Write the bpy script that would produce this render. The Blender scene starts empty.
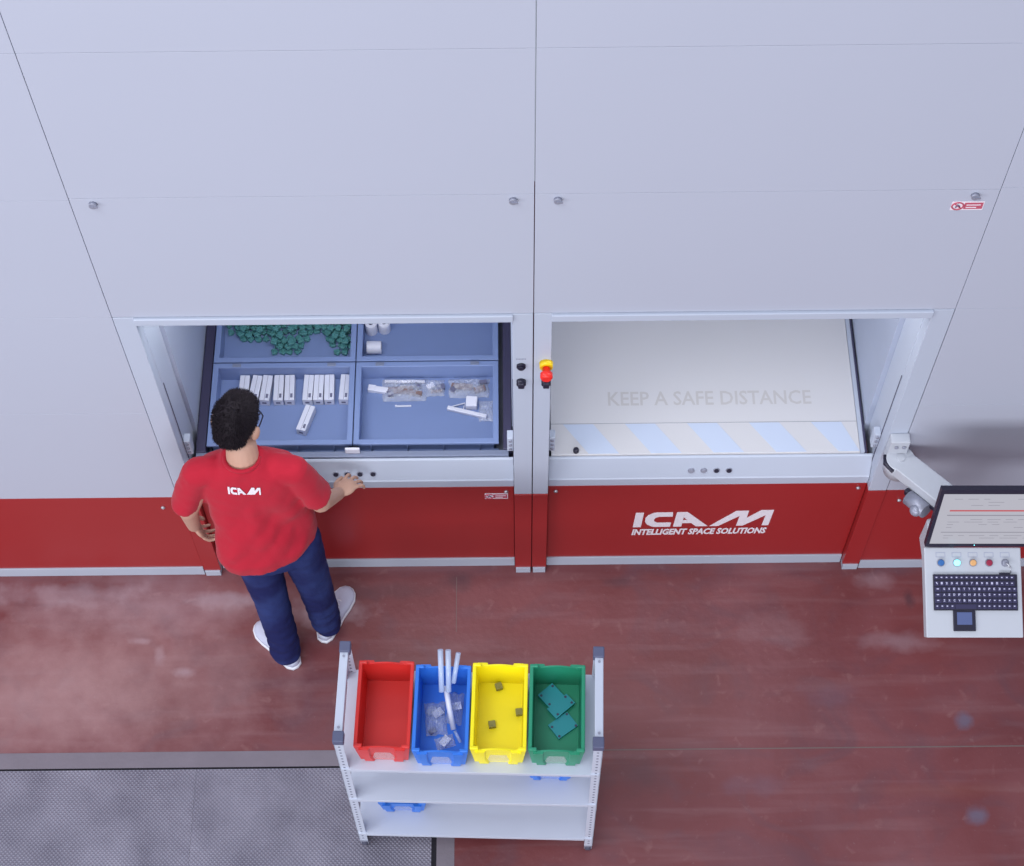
import bpy, bmesh, math, random
from mathutils import Vector, Matrix, Euler, noise
from mathutils.bvhtree import BVHTree
C = bpy.context.scene.collection
SC = bpy.context.scene
rad = math.radians

# ------------------------------------------------------------------ camera
cam_d = bpy.data.cameras.new('camera'); cam = bpy.data.objects.new('camera', cam_d); C.objects.link(cam)
cam_d.sensor_fit = 'HORIZONTAL'; cam_d.sensor_width = 36.0; cam_d.lens = 1801.53 * 36.0 / 1024.0
cam_d.clip_start = 0.05; cam_d.clip_end = 200
_r = Vector((0.99994852, -0.00818846, -0.00599164)); _u = Vector((0.01007238, 0.87231988, 0.48883185)); _f = Vector((-0.00122384, 0.48886704, -0.87235745))
_m = Matrix((_r, _u, -_f)).transposed().to_4x4(); _m.translation = Vector((-0.07199463, -3.46337832, 7.45823960))
cam.matrix_world = _m
SC.camera = cam

# ------------------------------------------------------------------ world, lights, exposure
SC.view_settings.view_transform = 'Standard'; SC.view_settings.look = 'None'
SC.view_settings.gamma = 1.0; SC.view_settings.use_curve_mapping = False
SC.view_settings.exposure = 0.0
wd = bpy.data.worlds.new('hall_daylight'); SC.world = wd; wd.use_nodes = True
_bg = wd.node_tree.nodes['Background']; _bg.inputs['Color'].default_value = (0.74, 0.83, 1.0, 1); _bg.inputs['Strength'].default_value = 0.50

def area(name, loc, target, sx, sy, power, col):
    l = bpy.data.lights.new(name, 'AREA'); l.shape = 'RECTANGLE'; l.size = sx; l.size_y = sy; l.energy = power; l.color = col
    o = bpy.data.objects.new(name, l); C.objects.link(o); o.location = loc
    o.rotation_euler = (Vector(target) - Vector(loc)).to_track_quat('-Z', 'Y').to_euler()
    return o
area('roof_skylight', (-3.0, -3.6, 11.5), (0.0, 0.0, 0.5), 7.0, 3.2, 560, (0.93, 0.95, 1.0))
area('side_window', (-9.0, -6.0, 5.0), (0.0, 0.0, 1.0), 5.0, 3.5, 330, (0.95, 0.96, 1.0))
area('front_window', (-1.0, -11.0, 4.2), (0.0, 0.0, 1.2), 9.0, 3.0, 700, (0.94, 0.95, 1.0))

for _x, _p in ((-0.74, 9.0), (0.74, 6.3)):      # lamp under the header inside each bay
    area('bay_lamp', (_x, 0.16, 2.16), (_x, 0.62, 0.9), 1.15, 0.10, _p, (0.93, 0.96, 1.0))

# ------------------------------------------------------------------ materials
def lin(c):
    return tuple(((x / 255.0) / 12.92 if x / 255.0 <= 0.04045 else ((x / 255.0 + 0.055) / 1.055) ** 2.4) for x in c) + (1.0,)

def mat(name, rgb, rough=0.5, metal=0.0, var=0.04, scale=8.0, bump=0.0, bscale=60.0, spec=0.5, emit=None, estr=0.0, alpha=1.0, trans=0.0, sheen=0.0, rgb2=None):
    m = bpy.data.materials.new(name); m.use_nodes = True; nt = m.node_tree; N = nt.nodes; L = nt.links
    b = N['Principled BSDF']; col = lin(rgb)
    b.inputs['Roughness'].default_value = rough; b.inputs['Metallic'].default_value = metal
    b.inputs['Specular IOR Level'].default_value = spec
    tc = N.new('ShaderNodeTexCoord'); nz = N.new('ShaderNodeTexNoise'); nz.inputs['Scale'].default_value = scale; nz.inputs['Detail'].default_value = 4
    L.new(tc.outputs['Object'], nz.inputs['Vector'])
    rp = N.new('ShaderNodeMix'); rp.data_type = 'RGBA'
    rp.inputs[6].default_value = tuple(c * (1 - var) for c in col[:3]) + (1,); rp.inputs[7].default_value = tuple(min(1, c * (1 + var)) for c in col[:3]) + (1,)
    L.new(rp.outputs[2], b.inputs['Base Color'])
    if rgb2:
        rp.inputs[6].default_value = col; rp.inputs[7].default_value = lin(rgb2); mr = N.new('ShaderNodeMapRange'); mr.inputs['From Min'].default_value = 0.45; mr.inputs['From Max'].default_value = 0.72
        L.new(nz.outputs['Fac'], mr.inputs['Value']); L.new(mr.outputs['Result'], rp.inputs[0])
    else: L.new(nz.outputs['Fac'], rp.inputs[0])
    if bump:
        n2 = N.new('ShaderNodeTexNoise'); n2.inputs['Scale'].default_value = bscale; n2.inputs['Detail'].default_value = 3
        L.new(tc.outputs['Object'], n2.inputs['Vector'])
        bp = N.new('ShaderNodeBump'); bp.inputs['Strength'].default_value = bump; bp.inputs['Distance'].default_value = 0.01
        L.new(n2.outputs['Fac'], bp.inputs['Height']); L.new(bp.outputs['Normal'], b.inputs['Normal'])
    if emit:
        b.inputs['Emission Color'].default_value = lin(emit); b.inputs['Emission Strength'].default_value = estr
    if alpha < 1: b.inputs['Alpha'].default_value = alpha
    if trans: b.inputs['Transmission Weight'].default_value = trans; b.inputs['IOR'].default_value = 1.3
    if sheen: b.inputs['Sheen Weight'].default_value = sheen
    return m

M = dict(
    panel=mat('white_painted_sheet', (180, 184, 199), 0.42, var=0.02, scale=1.2),
    panel_b=mat('white_painted_frame', (182, 189, 205), 0.38, var=0.015, scale=2),
    side=mat('grey_galvanised_sheet', (172, 180, 200), 0.5, 0.0, 0.05, 3),
    inner=mat('inner_grey_sheet', (120, 124, 140), 0.6, 0.0, 0.04, 3),
    redp=mat('red_painted_sheet', (156, 36, 38), 0.33, var=0.05, scale=1.5),
    trimw=mat('white_base_sheet', (176, 183, 198), 0.45, var=0.04, scale=5),
    dark=mat('dark_steel', (60, 57, 84), 0.45, 0.0),
    black=mat('black_plastic', (30, 27, 48), 0.42),
    steel=mat('bright_steel', (190, 190, 198), 0.3, 0.7),
    greymetal=mat('grey_metal', (150, 152, 168), 0.4, 0.3),
    traybar=mat('tray_edge_steel', (128, 136, 160), 0.4, 0.2),
    boxblue=mat('grey_blue_box_plastic', (122, 140, 184), 0.45, var=0.03, scale=5),
    carton=mat('white_cardboard', (214, 216, 230), 0.7, var=0.04, scale=30),
    ink=mat('dark_print', (104, 104, 130), 0.7),
    teal=mat('teal_green_plastic', (78, 138, 138), 0.5, var=0.22, scale=40),
    cream=mat('cream_cover_sheet', (208, 206, 209), 0.5, var=0.015, scale=2),
    stripe=mat('pale_blue_stripe_paint', (196, 206, 226), 0.5, var=0.02),
    wording=mat('grey_wording_paint', (194, 190, 190), 0.55, var=0.02),
    logo=mat('white_logo_vinyl', (232, 224, 232), 0.5, var=0.01),
    yellow=mat('yellow_plastic', (240, 200, 20), 0.4),
    red=mat('red_plastic', (232, 40, 30), 0.35),
    lred=mat('label_red', (186, 84, 104), 0.6),
    binred=mat('red_bin_plastic', (208, 44, 40), 0.38, var=0.03), binblue=mat('blue_bin_plastic', (46, 116, 214), 0.38, var=0.03),
    binyel=mat('yellow_bin_plastic', (246, 230, 18), 0.38, var=0.03), bingre=mat('green_bin_plastic', (36, 138, 104), 0.38, var=0.03),
    plate=mat('teal_plate_plastic', (40, 150, 160), 0.4, var=0.05), cube=mat('olive_grey_plastic', (138, 134, 84), 0.6, var=0.1, scale=60),
    cart=mat('white_cart_paint', (190, 196, 212), 0.4, var=0.02), cap=mat('grey_cap_plastic', (84, 88, 116), 0.5),
    hole=mat('perforation_shade', (92, 94, 116), 0.8), rubber=mat('grey_rubber', (74, 74, 92), 0.7),
    film=mat('clear_bag_film', (220, 226, 244), 0.16, var=0.0, alpha=0.32, bump=0.5, bscale=45, spec=0.8),
    holder=mat('clear_label_holder', (228, 228, 232), 0.3, var=0.0, alpha=0.2, spec=0.7),
    tube=mat('clear_tube_plastic', (205, 220, 246), 0.2, alpha=0.55, spec=0.7),
    brown=mat('brown_part', (128, 104, 100), 0.6, var=0.2, scale=40), white=mat('white_plastic', (226, 226, 238), 0.4),
    skin=mat('skin', (192, 150, 130), 0.55, var=0.08, scale=14, bump=0.08, bscale=90), hair=mat('dark_brown_hair', (26, 19, 26), 0.7, var=0.35, scale=90, spec=0.2),
    shirt=mat('red_cotton', (176, 30, 50), 0.85, var=0.06, scale=9, bump=0.12, bscale=220, spec=0.2, sheen=0.10),
    jeans=mat('navy_denim', (28, 33, 80), 0.85, rgb2=(52, 68, 122), scale=4, bump=0.2, bscale=260, spec=0.2),
    shoe=mat('pale_grey_canvas', (196, 202, 224), 0.75, var=0.05, scale=20, bump=0.1, bscale=200), sole=mat('white_rubber_sole', (224, 226, 236), 0.5),
    eye=mat('eye_white', (230, 226, 222), 0.2), iris=mat('brown_iris', (60, 40, 30), 0.2),
    screen=mat('lit_screen', (60, 60, 64), 0.3, var=0.0, emit=(214, 214, 226), estr=0.62),
    sgrey=mat('screen_grey_line', (50, 50, 54), 0.4, var=0.0, emit=(150, 148, 162), estr=0.7), sred=mat('screen_red_line', (70, 30, 30), 0.4, var=0, emit=(214, 96, 104), estr=0.7),
    key=mat('black_keycap', (48, 44, 78), 0.45), legend=mat('key_legend_white', (190, 188, 214), 0.5), pad=mat('touchpad_blue_grey', (84, 96, 140), 0.35),
    bblue=mat('blue_button', (52, 104, 168), 0.35), borange=mat('amber_button', (222, 168, 110), 0.35), bred=mat('dark_red_button', (150, 36, 66), 0.35),
    blit=mat('lit_cyan_button', (150, 240, 240), 0.3, emit=(120, 235, 250), estr=1.6), border=mat('label_outline', (140, 146, 176), 0.5),
    enclosure=mat('pale_enclosure_paint', (186, 189, 198), 0.4, var=0.015),
)

# ------------------------------------------------------------------ helpers
class MB:
    """collects shapes in world coordinates; build() links ONE mesh object"""
    def __init__(s): s.bm = bmesh.new(); s.mats = []; s.cur = 0
    def use(s, m):
        if m not in s.mats: s.mats.append(m)
        s.cur = s.mats.index(m); return s
    def _new(s, faces):
        for f in faces: f.material_index = s.cur
    def box(s, x0, x1, y0, y1, z0, z1, bev=0.0, mtx=None):
        r = bmesh.ops.create_cube(s.bm, size=1.0); vs = r['verts']
        for v in vs: v.co = Vector(((x0 + x1) / 2 + v.co.x * (x1 - x0), (y0 + y1) / 2 + v.co.y * (y1 - y0), (z0 + z1) / 2 + v.co.z * (z1 - z0)))
        fs = list({f for v in vs for f in v.link_faces})
        if bev > 0:
            es = list({e for v in vs for e in v.link_edges})
            rr = bmesh.ops.bevel(s.bm, geom=es, offset=bev, segments=2, affect='EDGES', profile=0.5)
            fs = list({f for f in rr['faces']} | {f for v in rr['verts'] for f in v.link_faces}); vs = list({v for f in fs for v in f.verts})
        s._new(fs)
        if mtx is not None: bmesh.ops.transform(s.bm, matrix=mtx, verts=vs)
        return s
    def loft(s, rings, cap=True, smooth=True):
        vr = [[s.bm.verts.new(p) for p in ring] for ring in rings]; n = len(rings[0]); fs = []
        for a, b in zip(vr, vr[1:]):
            for i in range(n): fs.append(s.bm.faces.new((a[i], a[(i + 1) % n], b[(i + 1) % n], b[i])))
        for f in fs: f.smooth = smooth
        if cap: fs.append(s.bm.faces.new(list(reversed(vr[0])))); fs.append(s.bm.faces.new(vr[-1]))
        s._new(fs); return s
    def tube(s, pts, rs, n=12, cap=True):
        pts = [Vector(p) for p in pts]
        if not isinstance(rs, (list, tuple)): rs = [rs] * len(pts)
        rings = []; prev = None
        for i, p in enumerate(pts):
            d = (pts[min(i + 1, len(pts) - 1)] - pts[max(i - 1, 0)]).normalized()
            if prev is None:
                a = d.orthogonal().normalized()
            else:
                a = (prev - d * prev.dot(d)).normalized()
            prev = a; b = d.cross(a)
            rings.append([p + (a * math.cos(2 * math.pi * k / n) + b * math.sin(2 * math.pi * k / n)) * rs[i] for k in range(n)])
        return s.loft(rings, cap)
    def cyl(s, p0, p1, r, n=20, r2=None): return s.tube([p0, p1], [r, r if r2 is None else r2], n)
    def ball(s, c, r, mtx=None, n=20):
        if not isinstance(r, (list, tuple)): r = (r, r, r)
        q = bmesh.ops.create_uvsphere(s.bm, u_segments=n, v_segments=max(8, n * 2 // 3), radius=1.0)
        t = Matrix.Translation(Vector(c)) @ Matrix.Diagonal((r[0], r[1], r[2], 1.0))
        if mtx is not None: t = mtx @ t
        bmesh.ops.transform(s.bm, matrix=t, verts=q['verts'])
        fs = {f for v in q['verts'] for f in v.link_faces}
        for f in fs: f.smooth = True
        s._new(fs); return s
    def prism(s, poly, fn, d, hole=None):
        """poly: 2D points; fn(u,v,w) -> world; thickness d along w"""
        a = [s.bm.verts.new(fn(u, v, 0)) for u, v in poly]; b = [s.bm.verts.new(fn(u, v, d)) for u, v in poly]; n = len(poly)
        fs = [s.bm.faces.new(list(reversed(a))), s.bm.faces.new(b)]
        for i in range(n): fs.append(s.bm.faces.new((a[i], a[(i + 1) % n], b[(i + 1) % n], b[i])))
        s._new(fs); return s
    def build(s, name, m=None, parent=None, origin=None, smooth=False, world=True):
        me = bpy.data.meshes.new(name)
        if m is not None and not s.mats: s.mats = [m]
        bmesh.ops.recalc_face_normals(s.bm, faces=s.bm.faces)
        o = bpy.data.objects.new(name, me)
        off = Vector((0, 0, 0))
        if parent is not None:
            o.parent = parent
            r = parent
            while r.parent: r = r.parent
            if world: off = r.location.copy()
            if world and parent.parent: off = r.location.copy()
        elif origin is not None:
            off = Vector(origin); o.location = off
        for v in s.bm.verts: v.co -= off
        if smooth:
            for f in s.bm.faces: f.smooth = True
        s.bm.to_mesh(me); s.bm.free()
        for mm in s.mats: me.materials.append(mm)
        C.objects.link(o); return o

def tag(o, label, cat, group=None, kind=None):
    o['label'] = label; o['category'] = cat
    if group: o['group'] = group
    if kind: o['kind'] = kind
    return o
def thing(name, label, cat, loc, rz=0, group=None):
    o = bpy.data.objects.new(name, None); o.empty_display_size = 0.1; C.objects.link(o); o.location = loc; o.rotation_euler = (0, 0, rz)
    return tag(o, label, cat, group)
def plabel(o, t): o['label'] = t; return o
def kids(o): return [c for c in bpy.data.objects if c.parent == o]
def copy_tree(o, parent=None):
    c = o.copy(); C.objects.link(c)
    if parent: c.parent = parent
    for ch in kids(o): copy_tree(ch, c)
    return c
def evald(o):
    """freeze modifiers into the mesh"""
    dg = bpy.context.evaluated_depsgraph_get(); dg.update()
    me = bpy.data.meshes.new_from_object(o.evaluated_get(dg)); o.modifiers.clear(); old = o.data; o.data = me; bpy.data.meshes.remove(old)
    for p in o.data.polygons: p.use_smooth = True
    return o
def text_polys(txt, size, shear=0.0, offset=0.0, width=None, height=None):
    """filled text as (verts, faces) in its own plane; stretched to width x height"""
    cu = bpy.data.curves.new('t', 'FONT'); cu.body = txt; cu.size = size; cu.shear = shear; cu.offset = offset; cu.resolution_u = 2
    o = bpy.data.objects.new('t', cu); C.objects.link(o)
    dg = bpy.context.evaluated_depsgraph_get(); dg.update(); me = o.evaluated_get(dg).to_mesh()
    vs = [v.co.copy() for v in me.vertices]; fs = [tuple(p.vertices) for p in me.polygons]
    bpy.data.objects.remove(o); bpy.data.curves.remove(cu)
    x0 = min(v.x for v in vs); x1 = max(v.x for v in vs); y0 = min(v.y for v in vs); y1 = max(v.y for v in vs)
    W = width or (x1 - x0); H = height or (y1 - y0)
    return [((v.x - x0) / (x1 - x0) * W, (v.y - y0) / (y1 - y0) * H) for v in vs], fs
def text_mesh(mb, tv, fn):
    vs, fs = tv; bv = [mb.bm.verts.new(fn(u, v)) for u, v in vs]; out = []
    for f in fs:
        try: out.append(mb.bm.faces.new([bv[i] for i in f]))
        except ValueError: pass
    mb._new(out)

# ------------------------------------------------------------------ floor
def floor_material():
    m = bpy.data.materials.new('worn_red_concrete'); m.use_nodes = True; nt = m.node_tree; N = nt.nodes; L = nt.links; b = N['Principled BSDF']
    tc = N.new('ShaderNodeTexCoord')
    def noise_(scale, detail=6, dist=0.0, sx=1, sy=1):
        mp = N.new('ShaderNodeMapping'); mp.inputs['Scale'].default_value = (sx, sy, 1); L.new(tc.outputs['Object'], mp.inputs['Vector'])
        n = N.new('ShaderNodeTexNoise'); n.inputs['Scale'].default_value = scale; n.inputs['Detail'].default_value = detail; n.inputs['Distortion'].default_value = dist
        L.new(mp.outputs['Vector'], n.inputs['Vector']); return n.outputs['Fac']
    def ramp(f, a, c):
        r = N.new('ShaderNodeMapRange'); r.inputs['From Min'].default_value = a; r.inputs['From Max'].default_value = c; L.new(f, r.inputs['Value']); return r.outputs['Result']
    def mix(fac, a, c):
        x = N.new('ShaderNodeMix'); x.data_type = 'RGBA'
        if isinstance(fac, float): x.inputs[0].default_value = fac
        else: L.new(fac, x.inputs[0])
        for i, v in ((6, a), (7, c)):
            if isinstance(v, tuple): x.inputs[i].default_value = v
            else: L.new(v, x.inputs[i])
        return x.outputs[2]
    def mul(a, c):
        x = N.new('ShaderNodeMath'); x.operation = 'MULTIPLY'
        L.new(a, x.inputs[0])
        if isinstance(c, float): x.inputs[1].default_value = c
        else: L.new(c, x.inputs[1])
        return x.outputs[0]
    def spot(x, y, rx, ry, soft=0.5, wob=1.6):
        mp = N.new('ShaderNodeMapping'); mp.vector_type = 'TEXTURE'; mp.inputs['Location'].default_value = (x, y, 0); mp.inputs['Scale'].default_value = (rx, ry, 1)
        L.new(tc.outputs['Object'], mp.inputs['Vector'])
        ln = N.new('ShaderNodeVectorMath'); ln.operation = 'LENGTH'; L.new(mp.outputs['Vector'], ln.inputs[0])
        w = noise_(9, 4); a = N.new('ShaderNodeMath'); a.operation = 'MULTIPLY_ADD'; L.new(w, a.inputs[0]); a.inputs[1].default_value = wob; L.new(ln.outputs['Value'], a.inputs[2])
        r = N.new('ShaderNodeMapRange'); r.inputs['From Min'].default_value = 1.0 + wob / 2; r.inputs['From Max'].default_value = 1.0 + wob / 2 - soft; r.inputs['To Min'].default_value = 0; r.inputs['To Max'].default_value = 1
        L.new(a.outputs[0], r.inputs['Value']); return r.outputs['Result']
    c = mix(ramp(noise_(1.6, 8, 0.6), 0.32, 0.7), lin((106, 50, 52)), lin((126, 74, 78)))
    c = mix(mul(ramp(noise_(3.2, 8, 1.2, 1, 1.4), 0.5, 0.75), 0.55), c, lin((94, 66, 76)))          # greyed wear
    c = mix(mul(ramp(noise_(0.8, 6, 0.3), 0.52, 0.7), 0.5), c, lin((118, 48, 46)))                    # redder patches
    c = mix(mul(ramp(noise_(14, 6, 0.5), 0.62, 0.8), 0.30), c, lin((168, 130, 128)))                  # fine pale flecks
    c = mix(mul(ramp(noise_(60, 3), 0.66, 0.8), 0.25), c, lin((150, 128, 132)))
    c = mix(mul(ramp(noise_(2.2, 7, 0.3, 0.6, 7.0), 0.5, 0.78), 0.28), c, lin((150, 118, 122)))
    grey, pale, dk, warm_sheen = lin((104, 96, 116)), lin((188, 172, 182)), lin((80, 54, 62)), lin((186, 150, 150))
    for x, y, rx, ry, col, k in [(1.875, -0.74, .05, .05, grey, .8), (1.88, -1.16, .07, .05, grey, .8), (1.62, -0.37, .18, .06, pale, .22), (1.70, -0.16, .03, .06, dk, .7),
                                 (-1.54, -0.48, .07, .03, pale, .4), (-1.66, -0.40, .03, .06, pale, .3), (-1.75, -0.33, .06, .02, pale, .3), (-1.40, -0.13, .20, .05, pale, .3), (-1.75, -0.16, .8, .18, pale, .34), (-1.95, -0.50, 1.05, .42, warm_sheen, .52), (-2.2, -0.62, .7, .28, warm_sheen, .3),  # scuffs; the broad left patches paint the glossy reflection into the colour
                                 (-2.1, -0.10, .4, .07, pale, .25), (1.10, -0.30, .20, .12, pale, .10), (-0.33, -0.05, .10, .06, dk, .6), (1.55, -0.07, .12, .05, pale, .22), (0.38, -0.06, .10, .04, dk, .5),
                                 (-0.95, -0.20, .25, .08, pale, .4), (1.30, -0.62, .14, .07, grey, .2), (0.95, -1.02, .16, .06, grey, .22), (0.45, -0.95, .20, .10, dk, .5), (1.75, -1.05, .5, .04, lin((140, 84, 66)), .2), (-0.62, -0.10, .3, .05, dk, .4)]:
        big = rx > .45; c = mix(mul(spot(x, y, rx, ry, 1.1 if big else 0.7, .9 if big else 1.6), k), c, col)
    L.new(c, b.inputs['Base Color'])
    rr = N.new('ShaderNodeMapRange'); rr.inputs['To Min'].default_value = 0.28; rr.inputs['To Max'].default_value = 0.5; L.new(noise_(2.5, 6), rr.inputs['Value']); L.new(rr.outputs['Result'], b.inputs['Roughness'])
    bp = N.new('ShaderNodeBump'); bp.inputs['Strength'].default_value = 0.12; bp.inputs['Distance'].default_value = 0.01; L.new(noise_(30, 5), bp.inputs['Height']); L.new(bp.outputs['Normal'], b.inputs['Normal'])
    return m
def plate_material():
    m = bpy.data.materials.new('tread_plate_steel'); m.use_nodes = True; nt = m.node_tree; N = nt.nodes; L = nt.links; b = N['Principled BSDF']
    tc = N.new('ShaderNodeTexCoord'); b.inputs['Roughness'].default_value = 0.5; b.inputs['Metallic'].default_value = 0.25
    outs = []
    for ang in (45, -45):
        mp = N.new('ShaderNodeMapping'); mp.inputs['Rotation'].default_value = (0, 0, rad(ang)); L.new(tc.outputs['Object'], mp.inputs['Vector'])
        w = N.new('ShaderNodeTexWave'); w.inputs['Scale'].default_value = 25; w.inputs['Distortion'].default_value = 0.4; L.new(mp.outputs['Vector'], w.inputs['Vector']); outs.append(w.outputs['Fac'])
    mm = N.new('ShaderNodeMath'); mm.operation = 'MULTIPLY'; L.new(outs[0], mm.inputs[0]); L.new(outs[1], mm.inputs[1])
    bp = N.new('ShaderNodeBump'); bp.inputs['Strength'].default_value = 0.38; bp.inputs['Distance'].default_value = 0.006; L.new(mm.outputs[0], bp.inputs['Height']); L.new(bp.outputs['Normal'], b.inputs['Normal'])
    n = N.new('ShaderNodeTexNoise'); n.inputs['Scale'].default_value = 4; n.inputs['Detail'].default_value = 8; L.new(tc.outputs['Object'], n.inputs['Vector'])
    cr = N.new('ShaderNodeValToRGB'); cr.color_ramp.elements[0].position = 0.3; cr.color_ramp.elements[0].color = lin((100, 97, 112)); cr.color_ramp.elements[1].position = 0.75; cr.color_ramp.elements[1].color = lin((140, 137, 152))
    L.new(n.outputs['Fac'], cr.inputs['Fac'])
    mx = N.new('ShaderNodeMix'); mx.data_type = 'RGBA'; L.new(mm.outputs[0], mx.inputs[0]); L.new(cr.outputs['Color'], mx.inputs[6]); mx.inputs[7].default_value = lin((166, 163, 176))
    q = N.new('ShaderNodeMath'); q.operation = 'MULTIPLY'; q.inputs[1].default_value = 0.36; L.new(mm.outputs[0], q.inputs[0]); L.new(q.outputs[0], mx.inputs[0])
    L.new(mx.outputs[2], b.inputs['Base Color']); return m
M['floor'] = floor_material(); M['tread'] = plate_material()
M['band'] = mat('grey_concrete_band', (120, 112, 122), 0.6, var=0.16, scale=7, bump=0.1)
M['bandr'] = mat('red_stained_band', (128, 84, 82), 0.55, var=0.14, scale=7, bump=0.1)
M['gap'] = mat('dark_gap', (26, 24, 34), 0.9)
M['joint'] = mat('grey_joint_filler', (112, 96, 94), 0.7, var=0.1)

f = MB(); PX, PY = -0.426, -0.921   # right and back edge of the sunken plate
f.box(-7, 7, PY, 2.2, -0.2, 0.0); f.box(PX, 7, -7, PY, -0.2, 0.0); f.box(-7, PX, -7, PY, -0.2, -0.012)
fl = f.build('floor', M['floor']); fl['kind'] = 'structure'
t = MB(); t.box(-7, PX + 0.075, PY + 0.003, PY + 0.074, -0.01, 0.0012)
o = t.build('trim_1', M['band']); o['kind'] = 'structure'
t = MB(); t.box(PX + 0.010, PX + 0.085, -7, PY + 0.004, -0.01, 0.0012); o = t.build('trim_2', M['band']); o['kind'] = 'structure'
t = MB(); t.box(PX + 0.09, 7, PY + 0.061, PY + 0.066, -0.01, 0.0008); o = t.build('trim_3', M['joint']); o['kind'] = 'structure'
t = MB(); t.box(-0.3415, -0.3385, -0.30, -0.03, -0.01, 0.0006); o = t.build('trim_4', M['joint']); o['kind'] = 'structure'
t = MB(); t.box(-7, PX, PY - 0.005, PY, -0.02, -0.003); t.box(PX - 0.012, PX, -7, PY - 0.008, -0.02, -0.003); t.box(-7, PX + 0.01, PY, PY + 0.003, -0.02, 0.0008); t.box(PX, PX + 0.010, -7, PY, -0.02, 0.0008)
o = t.build('trim_5', M['hole'] if 0 else M['gap']); o['kind'] = 'structure'
for x0, x1, lab in ((-1.4538, PX - 0.012, 'grey diamond-tread steel floor plate under the white cart, right of the thin seam'), (-3.2, -1.4548, 'grey diamond-tread steel floor plate in the bottom-left corner, left of the thin seam')):
    t = MB(); t.box(x0, x1, -2.6, PY - 0.005, -0.012, -0.001); o = t.build('tread_plate', M['tread'], origin=((x0 + x1) / 2, -1.7, -0.012)); tag(o, lab, 'floor plate', 'steel tread plates')

# ------------------------------------------------------------------ storage machines (front face at y = 0, looking along +y)
Z1, Z2, ZT, ZH = 2.831, 3.518, 4.6, 2.138
ZR, ZB = 0.757, 0.076          # red panel top / bottom
def screw(parent, x, y, z, r=0.009, name='bolt', m='steel'):
    b = MB(); b.cyl((x, y, z), (x, y - 0.006, z), r, 14); b.ball((x, y - 0.006, z), (r * 0.8, 0.004, r * 0.8), n=10); return b.build(name, M[m], parent)
def lock(parent, x, z):
    b = MB(); b.cyl((x, 0, z), (x, -0.012, z), 0.013, 16); b.box(x - 0.006, x + 0.016, -0.016, -0.012, z - 0.004, z + 0.004); return b.build('panel_lock', M['greymetal'], parent)
def logo_polys():
    I = [(0, 0), (42, 0), (50, 76), (8, 76)]
    def arc(cx, cy, rx, ry, a0, a1, n, sh):
        return [(cx + rx * math.cos(rad(a0 + (a1 - a0) * i / n)) + sh * (cy + ry * math.sin(rad(a0 + (a1 - a0) * i / n))), cy + ry * math.sin(rad(a0 + (a1 - a0) * i / n))) for i in range(n + 1)]
    Cc = [(201, 76), (118, 76)] + [(60 + 58 - 62 * math.sin(rad(k)) + 3, 38 + 38 * math.cos(rad(k))) for k in (20, 50, 75, 105, 130, 160)] + [(112, 0), (196, 0), (199, 22), (128, 22), (112, 28), (106, 38), (114, 49), (132, 54), (203, 54)]
    A1 = [(212, 0), (256, 0), (264, 76), (222, 76)]
    A2 = [(264, 76), (278, 76), (395, 0), (332, 0), (318, 10), (306, 18), (258, 18), (259, 34), (284, 34), (262, 48)]
    Mm = [(405, 0), (450, 0), (553, 52), (545, 0), (580, 0), (688, 54), (680, 0), (715, 0), (725, 80), (660, 80), (592, 40), (596, 78), (530, 78)]
    return [I, Cc, A1, A2, Mm], 725.0, 78.0

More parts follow.
